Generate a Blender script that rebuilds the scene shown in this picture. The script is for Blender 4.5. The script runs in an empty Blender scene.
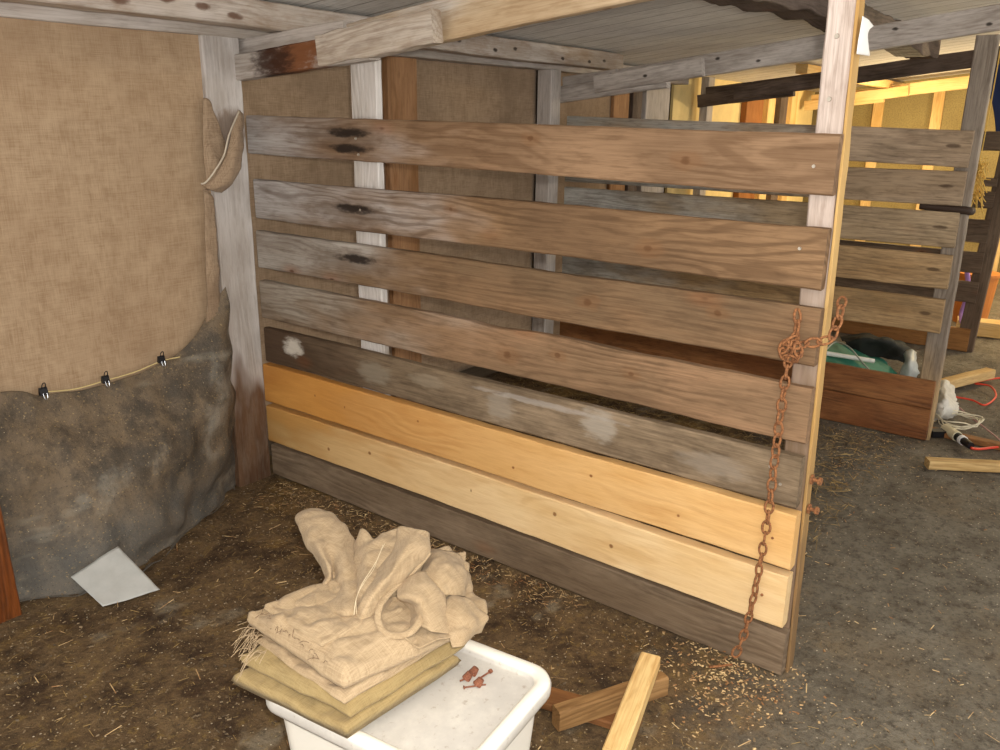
import bpy, bmesh, math, random
from math import sin, cos, pi, radians, sqrt
from mathutils import Vector, Matrix, noise
random.seed(7)
SC = bpy.context.scene
COL = SC.collection

# ------------------------------------------------------------------ camera
F = 845.3; YAW = radians(52.857); PIT = radians(17.2029); ROL = radians(0.678)
CAM = Vector((-1.97198, -2.65051, 1.41681))
fw = Vector((sin(YAW)*cos(PIT), cos(YAW)*cos(PIT), -sin(PIT)))
_r = Vector((cos(YAW), -sin(YAW), 0)); _u = _r.cross(fw)
RT = _r*cos(ROL)+_u*sin(ROL); UP = _u*cos(ROL)-_r*sin(ROL)
cd = bpy.data.cameras.new('camera'); cam = bpy.data.objects.new('camera', cd); COL.objects.link(cam)
cd.sensor_width = 36; cd.lens = F*36/1000; cd.clip_start = .01
cam.matrix_world = Matrix(((RT.x, UP.x, -fw.x, CAM.x), (RT.y, UP.y, -fw.y, CAM.y), (RT.z, UP.z, -fw.z, CAM.z), (0, 0, 0, 1)))
SC.camera = cam

def at(px, py, ax, v):
    """a point of the photograph carried out to the plane ax = v of the barn"""
    d = fw*F + RT*(px-500) + UP*(375-py)
    i = 'xyz'.index(ax)
    return CAM + d*((v-CAM[i])/d[i])

# ------------------------------------------------------------------ materials
def lin(c):
    if isinstance(c, str):
        c = [int(c[i:i+2], 16)/255 for i in (0, 2, 4)]
    return tuple((x/12.92 if x <= .04045 else ((x+.055)/1.055)**2.4) for x in c[:3])+(1,)

class N:
    def __init__(s, name):
        s.m = bpy.data.materials.new(name); s.m.use_nodes = True
        s.t = s.m.node_tree; s.n = s.t.nodes; s.b = s.n['Principled BSDF']
    def new(s, ty, **k):
        x = s.n.new(ty)
        for a, b in k.items():
            if a.startswith('i_'): 
                nm = a[2:]
                x.inputs[int(nm) if nm.isdigit() else nm].default_value = b
            else: setattr(x, a, b)
        return x
    def l(s, a, b): s.t.links.new(a, b)
    def val(s, sock, v):
        if isinstance(v, (int, float)): sock.default_value = v
        elif isinstance(v, tuple): sock.default_value = v
        else: s.l(v, sock)
    def math(s, op, a, b=0.0, c=None, clamp=False):
        x = s.new('ShaderNodeMath', operation=op, use_clamp=clamp)
        s.val(x.inputs[0], a); s.val(x.inputs[1], b)
        if c is not None: s.val(x.inputs[2], c)
        return x.outputs[0]
    def mix(s, f, a, b, bt='MIX'):
        x = s.new('ShaderNodeMix', data_type='RGBA', blend_type=bt)
        s.val(x.inputs['Factor'], f); s.val(x.inputs[6], a); s.val(x.inputs[7], b)
        return x.outputs[2]
    def ramp(s, f, lo, hi, a=0.0, b=1.0):
        x = s.new('ShaderNodeMapRange', interpolation_type='SMOOTHSTEP')
        s.val(x.inputs[0], f); x.inputs[1].default_value = lo; x.inputs[2].default_value = hi
        x.inputs[3].default_value = a; x.inputs[4].default_value = b
        return x.outputs[0]
    def coords(s, scale=(1, 1, 1), rnd=True, src='Object'):
        if not hasattr(s, '_tc'):
            s._tc = s.new('ShaderNodeTexCoord'); s._oi = s.new('ShaderNodeObjectInfo')
        v = s._tc.outputs[src]
        if rnd:
            a = s.new('ShaderNodeVectorMath', operation='ADD'); m = s.math('MULTIPLY', s._oi.outputs['Random'], 37.0)
            s.l(v, a.inputs[0]); s.l(m, a.inputs[1]); v = a.outputs[0]
        mp = s.new('ShaderNodeVectorMath', operation='MULTIPLY'); s.l(v, mp.inputs[0]); mp.inputs[1].default_value = scale
        return mp.outputs[0]
    def noise(s, scale, vec, detail=3, rough=.6, dist=0, rnd=True):
        x = s.new('ShaderNodeTexNoise'); s.l(s.coords(vec, rnd), x.inputs['Vector'])
        x.inputs['Scale'].default_value = scale; x.inputs['Detail'].default_value = detail
        x.inputs['Roughness'].default_value = rough; x.inputs['Distortion'].default_value = dist
        return x.outputs[0]
    def bump(s, h, strength=.3, dist=.003):
        x = s.new('ShaderNodeBump'); x.inputs['Strength'].default_value = strength; x.inputs['Distance'].default_value = dist
        s.l(h, x.inputs['Height']); s.l(x.outputs[0], s.b.inputs['Normal'])
    def spot(s, xc, zc, rx, rz, soft=.6, wob=None):
        """elliptic mark centred at local (x, z)"""
        if not hasattr(s, '_sep'):
            s._sep = s.new('ShaderNodeSeparateXYZ'); s.l(s.coords(rnd=False), s._sep.inputs[0])
        dx = s.math('DIVIDE', s.math('SUBTRACT', s._sep.outputs[0], xc), rx)
        dz = s.math('DIVIDE', s.math('SUBTRACT', s._sep.outputs[2], zc), rz)
        d = s.math('ADD', s.math('MULTIPLY', dx, dx), s.math('MULTIPLY', dz, dz))
        if wob is not None: d = s.math('ADD', d, s.math('MULTIPLY', s.math('SUBTRACT', wob, .5), 1.6))
        return s.ramp(d, 1.0, soft*.2, 0.0, 1.0)

_cache = {}
def knot(x, z, r=.012):
    return [(x, z, r*3.6, r*2.0, '7a5434', .32), (x, z, r*1.0, r*.8, '5a3a20', .65)]
def wood(name, ca, cb, far=None, L=1.0, dark='3a2c20', grain=.5, fibre=.5, dirt=0.0, dirtc='4a3a2a', spots=(), knots=1.0, rough=.75, ring=34, spec=.25):
    """ca / cb: light and dark wood; far: colours at the x=0 end, for weathering and, on new boards, painted flash falloff"""
    g = N(name)
    n1 = g.noise(1.6, (.9, 5, 5), 3)
    big = g.noise(2.2, (.8, 2.5, 2.5), 3)
    sz = g.new('ShaderNodeSeparateXYZ'); g.l(g.coords(), sz.inputs[0])
    dd = g.noise(1, (1.5, 7, 7), 2, .45); d2 = g.noise(1, (6, 30, 30), 2, .5)
    ph = g.math('ADD', g.math('MULTIPLY', g.math('ADD', sz.outputs[2], g.math('MULTIPLY', sz.outputs[1], .6)), ring*1.3), g.math('ADD', g.math('MULTIPLY', dd, 9.0), g.math('MULTIPLY', d2, .8)))
    wv = g.math('ADD', g.math('MULTIPLY', g.math('SINE', g.math('MULTIPLY', ph, 6.283)), .5), .5)
    gm = g.ramp(g.noise(1, (2, 5, 5), 2), .35, .62, .25, 1)
    wv = g.math('MULTIPLY', wv, gm)
    fib = g.noise(1, (5, 260, 260), 2, .7)
    fib2 = g.noise(1, (14, 70, 70), 3, .6)
    f = g.ramp(big, .3, .7)
    base = g.mix(f, lin(ca), lin(cb))
    if far:
        sx = g.new('ShaderNodeSeparateXYZ'); g.l(g.coords(rnd=False), sx.inputs[0])
        t = g.math('ADD', g.math('DIVIDE', sx.outputs[0], L), g.math('MULTIPLY', g.math('SUBTRACT', big, .5), 1.1))
        t = g.ramp(t, far[2] if len(far) > 2 else .05, far[3] if len(far) > 3 else .7)
        base = g.mix(t, g.mix(f, lin(far[0]), lin(far[1])), base)
    base = g.mix(g.math('MULTIPLY', g.ramp(wv, .35, .95), min(1, grain*1.35)), base, g.mix(.6, base, lin(dark)))
    base = g.mix(g.math('MULTIPLY', g.ramp(fib, .38, .68), min(1, fibre*1.3)), base, g.mix(.45, base, lin(dark)))
    base = g.mix(g.math('MULTIPLY', g.ramp(fib2, .46, .74), min(1, fibre*1.2)), base, g.mix(.6, base, lin(dark)))
    if knots:
        v = g.new('ShaderNodeTexVoronoi', feature='F1'); g.l(g.coords((1, 2.2, 2.2)), v.inputs['Vector'])
        v.inputs['Scale'].default_value = 2.6; v.inputs['Randomness'].default_value = 1
        k = g.ramp(g.math('ADD', v.outputs['Distance'], g.math('MULTIPLY', fib2, .03)), .065, .03)
        k2 = g.ramp(v.outputs['Distance'], .20, .04)
        base = g.mix(g.math('MULTIPLY', k2, .45*knots), base, g.mix(.5, base, lin('8a4a1c')))
        base = g.mix(g.math('MULTIPLY', k, .8*knots), base, lin('4a2812'))
    if dirt:
        dn = g.noise(5, (.8, 2, 2), 5, .7)
        base = g.mix(g.math('MULTIPLY', g.ramp(dn, .42, .68), dirt), base, lin(dirtc))
    wb = g.noise(1, (22, 60, 60), 3, .6) if spots else None
    for sp in spots:
        xc, zc, rx, rz, c, st = sp
        base = g.mix(g.math('MULTIPLY', g.spot(xc, zc, rx, rz, wob=wb if c != 'dot' else None), st), base, lin(c if c != 'dot' else '1a1410'))
    g.l(base, g.b.inputs['Base Color'])
    g.b.inputs['Roughness'].default_value = rough
    g.b.inputs['Specular IOR Level'].default_value = spec
    g.bump(g.math('ADD', g.math('MULTIPLY', wv, -.5), g.math('MULTIPLY', fib2, -1.2)), .6, .0025)
    return g.m

def burlap(name, c1, c2, stain=None, scale=1.0, blot='7a6248', blota=.35, trans=0):
    g = N(name)
    a = g.noise(1, (420*scale, 16*scale, 16*scale), 2, .7); b = g.noise(1, (16*scale, 16*scale, 420*scale), 2, .7)
    c = g.noise(1, (16*scale, 420*scale, 16*scale), 2, .7)
    w = g.math('ADD', g.math('ADD', a, b), c)
    big = g.noise(2.5, (1, 1, 1), 4, .6)
    base = g.mix(g.ramp(w, 1.15, 1.95), lin(c1), lin(c2))
    base = g.mix(g.math('MULTIPLY', g.ramp(big, .42, .75), blota), base, lin(blot))
    if stain:
        n = g.noise(6, (1, 1, 1), 3); 
        for (xc, zc, rx, rz, col, st) in stain:
            base = g.mix(g.math('MULTIPLY', g.spot(xc, zc, rx, rz, wob=n), st), base, lin(col))
    g.l(base, g.b.inputs['Base Color']); g.b.inputs['Roughness'].default_value = .95
    g.b.inputs['Specular IOR Level'].default_value = .1
    try: g.b.inputs['Sheen Weight'].default_value = .1
    except Exception: pass
    g.bump(w, .5, .002)
    return g.m

def plain(name, c, rough=.6, metal=0, spec=.4, var=.15, vs=20, c2=None, bump=0, alpha=1, trans=0):
    g = N(name)
    n = g.noise(vs, (1, 1, 1), 4, .65)
    cc = lin(c); d = lin(c2) if c2 else tuple(x*.5 for x in cc[:3])+(1,)
    g.l(g.mix(g.math('MULTIPLY', g.ramp(n, .35, .7), var if not c2 else 1.0), cc, d), g.b.inputs['Base Color'])
    g.b.inputs['Roughness'].default_value = rough; g.b.inputs['Metallic'].default_value = metal
    g.b.inputs['Specular IOR Level'].default_value = spec
    if trans: g.b.inputs['Transmission Weight'].default_value = trans
    if bump: g.bump(n, bump, .003)
    return g.m

# ------------------------------------------------------------------ object helpers
def link(o, parent=None):
    COL.objects.link(o)
    if parent is not None:
        o.parent = parent
        o.matrix_parent_inverse = parent.matrix_world.inverted() if parent.type != 'EMPTY' or True else Matrix()
    return o
def tag(o, label, cat, group=None, kind=None):
    o['label'] = label; o['category'] = cat
    if group: o['group'] = group
    if kind: o['kind'] = kind
    return o
def empty(name, loc, label, cat, group=None):
    o = bpy.data.objects.new(name, None); o.matrix_world = Matrix.Translation(Vector(loc)); o.location = loc
    o.empty_display_size = .1
    COL.objects.link(o); bpy.context.view_layer.update()
    return tag(o, label, cat, group)
def mesh(name, verts, faces, mat, parent=None, smooth=False, M=None):
    me = bpy.data.meshes.new(name)
    if M is None:
        M = Matrix.Translation(sum((Vector(v) for v in verts), Vector())/max(1, len(verts)))
    inv = M.inverted()
    me.from_pydata([inv@Vector(v) for v in verts], [], faces); me.materials.append(mat)
    bm = bmesh.new(); bm.from_mesh(me); bmesh.ops.recalc_face_normals(bm, faces=bm.faces); bm.to_mesh(me); bm.free()
    if smooth:
        for p in me.polygons: p.use_smooth = True
    o = bpy.data.objects.new(name, me); o.matrix_world = M
    COL.objects.link(o)
    if parent is not None:
        o.parent = parent; o.matrix_parent_inverse = Matrix.Translation(-parent.location) if parent.type == 'EMPTY' else parent.matrix_world.inverted()
    return o
def struct(o): o['kind'] = 'structure'; return o

def plank(name, p0, p1, w, t, mat, parent=None, up=(0, 0, 1), seg=None, wob=.002, rough=.0015, seed=None, wane=0, taper=None, cut0=0, cut1=0, flip=False):
    """board from p0 to p1 (centre line); w measured along 'up', t across. Local x runs along the board, z across its face."""
    p0 = Vector(p0); p1 = Vector(p1); X = (p1-p0); L = X.length; X.normalize()
    Z = Vector(up); Z = (Z-X*Z.dot(X)).normalized(); Y = Z.cross(X)
    M = Matrix(((X.x, Y.x, Z.x, p0.x), (X.y, Y.y, Z.y, p0.y), (X.z, Y.z, Z.z, p0.z), (0, 0, 0, 1)))
    seg = seg or max(3, int(L/.035)); sd = seed if seed is not None else random.uniform(0, 100)
    b = min(.004, t*.2, w*.2)
    prof = [(-t/2+b, -w/2), (t/2-b, -w/2), (t/2, -w/2+b), (t/2, 0), (t/2, w/2-b), (t/2-b, w/2), (-t/2+b, w/2), (-t/2, w/2-b), (-t/2, 0), (-t/2, -w/2+b)]
    K = len(prof); V = []; Fs = []
    for i in range(seg+1):
        s = i/seg; x = s*L
        wz = wob*(noise.noise(Vector((x*1.3, sd, 0)))*2)
        wy = wob*(noise.noise(Vector((x*1.1, sd, 9)))*2)
        k = 1 if taper is None else taper[0]+(taper[1]-taper[0])*s
        for j, (y, z) in enumerate(prof):
            r = rough*noise.noise(Vector((x*14, sd+y*30, z*30)))
            e = 1 if z > 0 else -1
            zz = z*k+wz+e*r*1.2
            if wane and z > w*.3: zz -= wane*max(0, noise.noise(Vector((x*4, sd, 3)))+.15)
            ex = (cut0*z if i == 0 else 0)+(cut1*z if i == seg else 0)
            V.append(M@Vector((x+ex, y+wy+r*.3, zz)))
    for i in range(seg):
        for j in range(K):
            a = i*K+j; c = i*K+(j+1) % K
            Fs.append((a, c, c+K, a+K))
    Fs.append(tuple(range(K-1, -1, -1))); Fs.append(tuple(seg*K+j for j in range(K)))
    return mesh(name, V, Fs, mat, parent, M=M)

def cr(p, t):
    """Catmull-Rom through list p, t in 0..1"""
    n = len(p)-1; s = t*n; i = min(int(s), n-1); u = s-i
    a = p[max(i-1, 0)]; b = p[i]; c = p[i+1]; d = p[min(i+2, n)]
    return .5*((2*b)+(c-a)*u+(2*a-5*b+4*c-d)*u*u+(3*b-a-3*c+d)*u**3)
def loft(rows, nu, nv, thick=.003, amp=.002, fs=18, seed=0, cre=0):
    """sheet through rows of points; returns verts, faces of a closed thin shell"""
    rows = [[Vector(p) for p in r] for r in rows]
    R = [[cr(r, j/nv) for j in range(nv+1)] for r in rows]
    G = [[cr([R[k][j] for k in range(len(R))], i/nu) for j in range(nv+1)] for i in range(nu+1)]
    P = []; Nn = []
    for i in range(nu+1):
        for j in range(nv+1):
            du = G[min(i+1, nu)][j]-G[max(i-1, 0)][j]; dv = G[i][min(j+1, nv)]-G[i][max(j-1, 0)]
            n = du.cross(dv); n = n.normalized() if n.length > 1e-9 else Vector((0, 0, 1))
            p = G[i][j]; h = amp*(noise.noise(p*fs+Vector((seed, 0, 0)))+.5*noise.noise(p*fs*2.3+Vector((seed, 5, 0)))+cre*(abs(noise.noise(p*fs*.8+Vector((3, seed, 1))))-.2))*2
            P.append(p+n*h); Nn.append(n)
    W = nv+1; T = (nu+1)*W
    V = [p+n*thick/2 for p, n in zip(P, Nn)]+[p-n*thick/2 for p, n in zip(P, Nn)]
    Fs = []
    for i in range(nu):
        for j in range(nv):
            a = i*W+j; Fs.append((a, a+1, a+W+1, a+W)); Fs.append((T+a+W, T+a+W+1, T+a+1, T+a))
    for i in range(nu):
        for j in (0, nv):
            a = i*W+j; Fs.append((a, a+W, T+a+W, T+a) if j == 0 else (a+W, a, T+a, T+a+W))
    for j in range(nv):
        for i in (0, nu):
            a = i*W+j; Fs.append((a+1, a, T+a, T+a+1) if i == 0 else (a, a+1, T+a+1, T+a))
    return V, Fs
def tubev(pts, r, k=8, sub=6, closed=False, flat=1.0, rr=None):
    pts = [Vector(p) for p in pts]
    if closed: pts = pts+[pts[0]]
    n = (len(pts)-1)*sub
    P = [cr(pts, i/n) for i in range(n+1)]
    V = []; Fs = []; pn = None
    for i, p in enumerate(P):
        t = (P[min(i+1, n)]-P[max(i-1, 0)]).normalized()
        if pn is None:
            a = Vector((0, 0, 1)) if abs(t.z) < .9 else Vector((1, 0, 0)); pn = (a-t*a.dot(t)).normalized()
        pn = (pn-t*pn.dot(t)).normalized(); bn = t.cross(pn)
        rad = r if rr is None else r*(rr[0]+(rr[1]-rr[0])*i/n)
        for j in range(k):
            q = 2*pi*j/k; V.append(p+pn*cos(q)*rad*flat+bn*sin(q)*rad)
    for i in range(n):
        for j in range(k):
            a = i*k+j; b = i*k+(j+1) % k; Fs.append((a, b, b+k, a+k))
    Fs.append(tuple(range(k-1, -1, -1))); Fs.append(tuple(n*k+j for j in range(k)))
    return V, Fs
class MB:
    def __init__(s): s.V = []; s.F = []
    def add(s, vf):
        o = len(s.V); s.V += [Vector(v) for v in vf[0]]; s.F += [tuple(i+o for i in f) for f in vf[1]]; return s
    def build(s, name, mat, parent=None, smooth=False): return mesh(name, s.V, s.F, mat, parent, smooth)
def boxv(c, d, R=None, bev=.0):
    c = Vector(c); V = []
    for sx in (-1, 1):
        for sy in (-1, 1):
            for sz in (-1, 1):
                v = Vector((sx*d[0]/2, sy*d[1]/2, sz*d[2]/2)); V.append(c+(R@v if R else v))
    return V, [(0, 1, 3, 2), (4, 6, 7, 5), (0, 4, 5, 1), (2, 3, 7, 6), (0, 2, 6, 4), (1, 5, 7, 3)]
def cylv(p0, p1, r0, r1=None, k=12):
    p0 = Vector(p0); p1 = Vector(p1); r1 = r0 if r1 is None else r1
    t = (p1-p0).normalized(); a = Vector((0, 0, 1)) if abs(t.z) < .9 else Vector((1, 0, 0)); n = (a-t*a.dot(t)).normalized(); b = t.cross(n)
    V = [p0+(n*cos(2*pi*j/k)+b*sin(2*pi*j/k))*r0 for j in range(k)]+[p1+(n*cos(2*pi*j/k)+b*sin(2*pi*j/k))*r1 for j in range(k)]
    return V, [(j, (j+1) % k, k+(j+1) % k, k+j) for j in range(k)]+[tuple(range(k-1, -1, -1)), tuple(range(k, 2*k))]

# ------------------------------------------------------------------ shared materials
M_GREY = wood('weathered grey board', 'a0968c', '857565', dark='4a4038', grain=.35, fibre=.5, dirt=.25, dirtc='6e5c48')
M_WHITE = wood('whitish weathered timber', 'cbc3be', 'aea49a', dark='6a5c50', grain=.25, fibre=.4, dirt=.2, dirtc='86786a', knots=.6)
M_DARK = wood('dark old timber', '7c6c62', '5e5046', dark='2e2420', grain=.4, dirt=.4, dirtc='2c221a')
M_ORANGE = wood('orange brown pine', 'a8713e', '8c5628', dark='5a3212', grain=.3, fibre=.3, dirt=.1)
M_PLY = plain('yellow plywood', 'ecd292', .7, var=.3, vs=6)
M_STUD = wood('new pale stud', 'e2c48c', 'cfa868', dark='9a6c34', grain=.25, fibre=.25)
M_RUST = plain('rusty iron', 'a06c44', .9, metal=.05, c2='64402a', vs=160, bump=.4)
M_NAIL = plain('dull steel nail head', 'b8b0a4', .5, metal=.6)

# ------------------------------------------------------------------ floor, walls, ceiling
def floor_mat():
    g = N('trodden earth and asphalt')
    sp = g.new('ShaderNodeSeparateXYZ'); g.l(g.coords(rnd=False), sp.inputs[0])
    X, Y = sp.outputs[0], sp.outputs[1]
    n = g.noise(1.7, (1, 1, 1), 5, .65, rnd=False); m = g.noise(6, (1, 1, 1), 6, .7, rnd=False)
    f = g.noise(60, (1, 1, 1), 5, .75, rnd=False); ff = g.noise(230, (1, 1, 1), 3, .8, rnd=False)
    pen = g.mix(g.ramp(m, .40, .66), lin('725d42'), lin('3f2f21'))
    pen = g.mix(g.math('MULTIPLY', g.ramp(n, .52, .66), .7), pen, lin('8a6c38'))
    pen = g.mix(g.math('MULTIPLY', g.ramp(g.noise(2.6, (1.3, 1, 1), 4, .6, rnd=False), .56, .66), .6), pen, lin('362216'))
    pen = g.mix(g.math('MULTIPLY', g.ramp(g.noise(3.3, (1, 1.4, 1), 3, .6, rnd=False), .60, .70), .5), pen, lin('98907e'))
    gry = g.mix(g.ramp(m, .35, .7), lin('7e776a'), lin('5f574b'))
    gry = g.mix(g.math('MULTIPLY', g.ramp(n, .5, .65), .5), gry, lin('776853'))
    # aisle: beyond the ends of the partitions (y < -2) and x > -.6
    e = g.math('ADD', g.math('ADD', g.math('MULTIPLY', Y, -1.0), g.math('MULTIPLY', X, .28)), g.math('MULTIPLY', g.math('SUBTRACT', m, .5), 1.2))
    t = g.ramp(e, 1.75, 2.25)
    base = g.mix(t, pen, gry)
    base = g.mix(g.math('MULTIPLY', g.ramp(f, .45, .8), .75), base, lin('2a221a'))
    base = g.mix(g.math('MULTIPLY', g.ramp(f, .40, .15), .45), base, lin('a09480'))
    base = g.mix(g.math('MULTIPLY', g.ramp(ff, .66, .8), .4), base, lin('b5a68c'))
    h2 = g.noise(22, (1, 1, 1), 5, .75, rnd=False)
    base = g.mix(g.math('MULTIPLY', g.ramp(h2, .50, .68), .6), base, lin('30261c'))
    base = g.mix(g.math('MULTIPLY', g.math('MULTIPLY', g.ramp(h2, .46, .34), g.math('SUBTRACT', 1.0, t)), .45), base, lin('8f7644'))
    for sc, th_, col, st in ((75, .13, 'b8a480', .8), (120, .16, '8a7858', .6), (48, .09, 'd8ccb4', .7)):
        vv = g.new('ShaderNodeTexVoronoi'); g.l(g.coords(rnd=False), vv.inputs['Vector']); vv.inputs['Scale'].default_value = sc
        pick = g.new('ShaderNodeSeparateColor'); g.l(vv.outputs['Color'], pick.inputs[0])
        base = g.mix(g.math('MULTIPLY', g.math('MULTIPLY', g.ramp(vv.outputs['Distance'], th_*1.5, th_), g.ramp(pick.outputs[0], .55, .6)), st), base, lin(col))
    g.l(base, g.b.inputs['Base Color']); g.b.inputs['Roughness'].default_value = .85; g.b.inputs['Specular IOR Level'].default_value = .25
    g.bump(g.math('ADD', g.math('MULTIPLY', f, .8), g.math('ADD', g.math('MULTIPLY', m, 2.0), g.math('MULTIPLY', ff, .25))), .9, .008)
    return g.m
def fz(x, y):
    return .004*noise.noise(Vector((x*5, y*5, 0)))+.003*noise.noise(Vector((x*17, y*17, 4)))
V = []; Fc = []; nx, ny = 190, 110
for i in range(nx+1):
    for j in range(ny+1):
        x = -3.2+10.2*i/nx; y = -5+5.4*j/ny; V.append((x, y, fz(x, y)-.003))
for i in range(nx):
    for j in range(ny):
        a = i*(ny+1)+j; Fc.append((a, a+ny+1, a+ny+2, a+1))
struct(mesh('floor', V, Fc, floor_mat(), smooth=True, M=Matrix()))

def plate_mat(name, c1, c2, axis, w, gap='2c241c'):
    g = N(name)
    sp = g.new('ShaderNodeSeparateXYZ'); g.l(g.coords(rnd=False), sp.inputs[0])
    s = sp.outputs['XYZ'.index(axis)]
    fr = g.math('FRACT', g.math('DIVIDE', s, w)); idx = g.math('FLOOR', g.math('DIVIDE', s, w))
    wn = g.new('ShaderNodeTexWhiteNoise', noise_dimensions='1D'); g.l(idx, wn.inputs['W'])
    lng = (3, 90, 90) if axis != 'X' else (90, 3, 90)
    n = g.noise(1, lng, 3, .7, rnd=False); m = g.noise(3, (1, 1, 1), 4, rnd=False)
    base = g.mix(g.math('ADD', g.math('MULTIPLY', wn.outputs['Value'], .5), g.math('MULTIPLY', g.ramp(m, .3, .7), .5)), lin(c1), lin(c2))
    base = g.mix(g.math('MULTIPLY', g.ramp(n, .4, .75), .4), base, lin(gap))
    edge = g.ramp(g.math('ABSOLUTE', g.math('SUBTRACT', fr, .5)), .465, .495)
    base = g.mix(g.math('MULTIPLY', edge, .85), base, lin(gap))
    g.l(base, g.b.inputs['Base Color']); g.b.inputs['Roughness'].default_value = .8; g.b.inputs['Specular IOR Level'].default_value = .2
    g.bump(g.math('SUBTRACT', 1.0, edge), .5, .006)
    return g.m
struct(MB().add(boxv((1.9, .19, .93), (10.2, .04, 1.94))).build('wall_back', plate_mat('dark wall boards', '6a5a48', '4e4234', 'Z', .14)))
struct(MB().add(boxv((6.75, -2.4, .95), (.04, 5.2, 2.1))).build('wall_right', plate_mat('end wall plywood', '9a8a5c', '85744c', 'Y', 1.2)))
# sloping ceiling of planks that run with the rafters, rising towards the aisle
def cz(y, x=0): return 1.752-.013*x-.115*y
V = [];
xs = [-3.2, 7.0]; yv = [.22, -5.0]
for x in xs:
    for y in yv:
        V += [(x, y, cz(y, x)), (x, y, cz(y, x)+.03)]
struct(mesh('ceiling', V, [(0, 2, 3, 1), (4, 5, 7, 6), (0, 4, 6, 2), (1, 3, 7, 5), (0, 1, 5, 4), (2, 6, 7, 3)],
            plate_mat('whitewashed ceiling planks', 'efedea', 'dad7d2', 'X', .155, '6e665c'), M=Matrix()))

# ------------------------------------------------------------------ purlins, plates
def wallbeam(name, y, z0, w, t, mat, label, x0=-3.0, x1=2.35, slope=-.014, **k):
    o = plank(name, (x0, y, z0-slope*0+slope*x0), (x1, y, z0+slope*x1), w, t, mat, wob=.004, **k)
    return tag(o, label, 'beam')
sp = [(x, random.uniform(-.02, .03), .035, .014, '5a3a26', .85) for x in (1.75, 2.15, 2.32, 2.45, 2.60, 2.72, 2.84)]
sp += [(x, random.uniform(-.02, .02), .02, .01, '2a1c14', .9) for x in (3.95, 4.2, 4.35, 4.75, 5.0, 5.15)]
M_PUR = wood('whitewashed purlin with knots', 'cfc7c0', 'a89a8c', dark='6e5a48', grain=.3, fibre=.45, dirt=.5, dirtc='8a6e52', spots=sp)
wallbeam('purlin', -.155, 1.72, .085, .09, M_PUR, 'whitish purlin with dark knots running above the burlap wall')
tag(plank('wall_plate_timber', (-3.0, .05, 1.7225), (3.6, .05, 1.655), .075, .10, M_WHITE, wob=.003), 'pale flat timber along the top edge of the burlap', 'beam')
tag(plank('bark_edged_purlin', (-3.0, -1.42, 1.856), (3.9, -1.40, 1.82), .115, .16, M_DARK, wob=.012, rough=.006, wane=.03, up=(0,0,-1)),
    'dark rough purlin with bark edge under the ceiling boards', 'beam')
tag(plank('far_purlin', (4.05, -.6, 1.725), (6.7, -.6, 1.69), .06, .08, M_STUD, wob=.004), 'pale new purlin in the lamplit bay beyond', 'beam')

# ------------------------------------------------------------------ rafters
MR1 = wood('cream rafter', 'd4c2a6', 'bfa686', far=('c8c0b8', 'a89c90', .0, .35), L=2.6, dark='8a6a44', grain=.3, dirt=.15, dirtc='9a7a50')
MS1 = wood('stained rafter stub', 'c4bcb6', 'a8a098', dark='6a5a4c', grain=.25,
           spots=[(.47, .0, .20, .14, '744420', .95), (.36, .0, .13, .1, '2e1a12', .85)])
MB1 = wood('rough cream splice block', 'cfc6bc', 'b3a492', dark='6a5442', grain=.35, dirt=.35, dirtc='8a7258')
r = empty('rafter', (.03, -.5, 1.6), 'cream rafter with burnt brown stain and splice block above nearest partition', 'beam', 'roof rafters')
def yz(x, y, z): return (x, y, z)
plank('stub', (-.005, .16, 1.548), (-.005, -.66, 1.612), .085, .05, MS1, r)
plank('packing_piece', (.045, .06, 1.628), (.045, -.50, 1.665), .055, .05, M_WHITE, r)
plank('main_beam', (.055, -.36, 1.612), (.055, -2.9, 1.892), .115, .045, MR1, r, wob=.004)
plank('splice_block', (-.02, -.44, 1.603), (-.02, -.93, 1.655), .095, .045, MB1, r, wob=.003, rough=.006)
def rafter(x, label, mm, ms, L=2.9):
    r = empty('rafter', (x, -.5, 1.6), label, 'beam', 'roof rafters')
    plank('stub', (x, .08, 1.515), (x, -.60, 1.59), .085, .045, ms, r)
    plank('packing_piece', (x+.02, .03, 1.585), (x+.02, -.30, 1.62), .05, .045, ms, r)
    plank('main_beam', (x+.045, -.20, 1.583), (x+.045, -L, 1.583+.122*(L-.2)), .10, .04, mm, r)
    plank('splice_block', (x-.035, -.20, 1.568), (x-.035, -.80, 1.642), .085, .04, ms, r, rough=.004)
    return r
mr2 = wood('grey rafter nails', 'd6cec8', 'beb4ac', dark='70645a', grain=.3, dirt=.3, dirtc='6a5a4a',
           spots=[(x, z, .016, .009, '20160f', .9) for x, z in ((.65, .02), (.85, -.02), (1.2, .01), (1.45, .02), (1.8, -.02), (1.85, .02), (.3, 0))])
rafter(2.1, 'grey nail-marked rafter over the second partition', mr2, mr2)
rafter(3.95, 'dark rafter over the third partition, lit from behind', M_DARK, M_DARK)
rf = rafter(6.25, 'pale new rafter farthest back in the lamplit bay', M_STUD, M_STUD)

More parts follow.
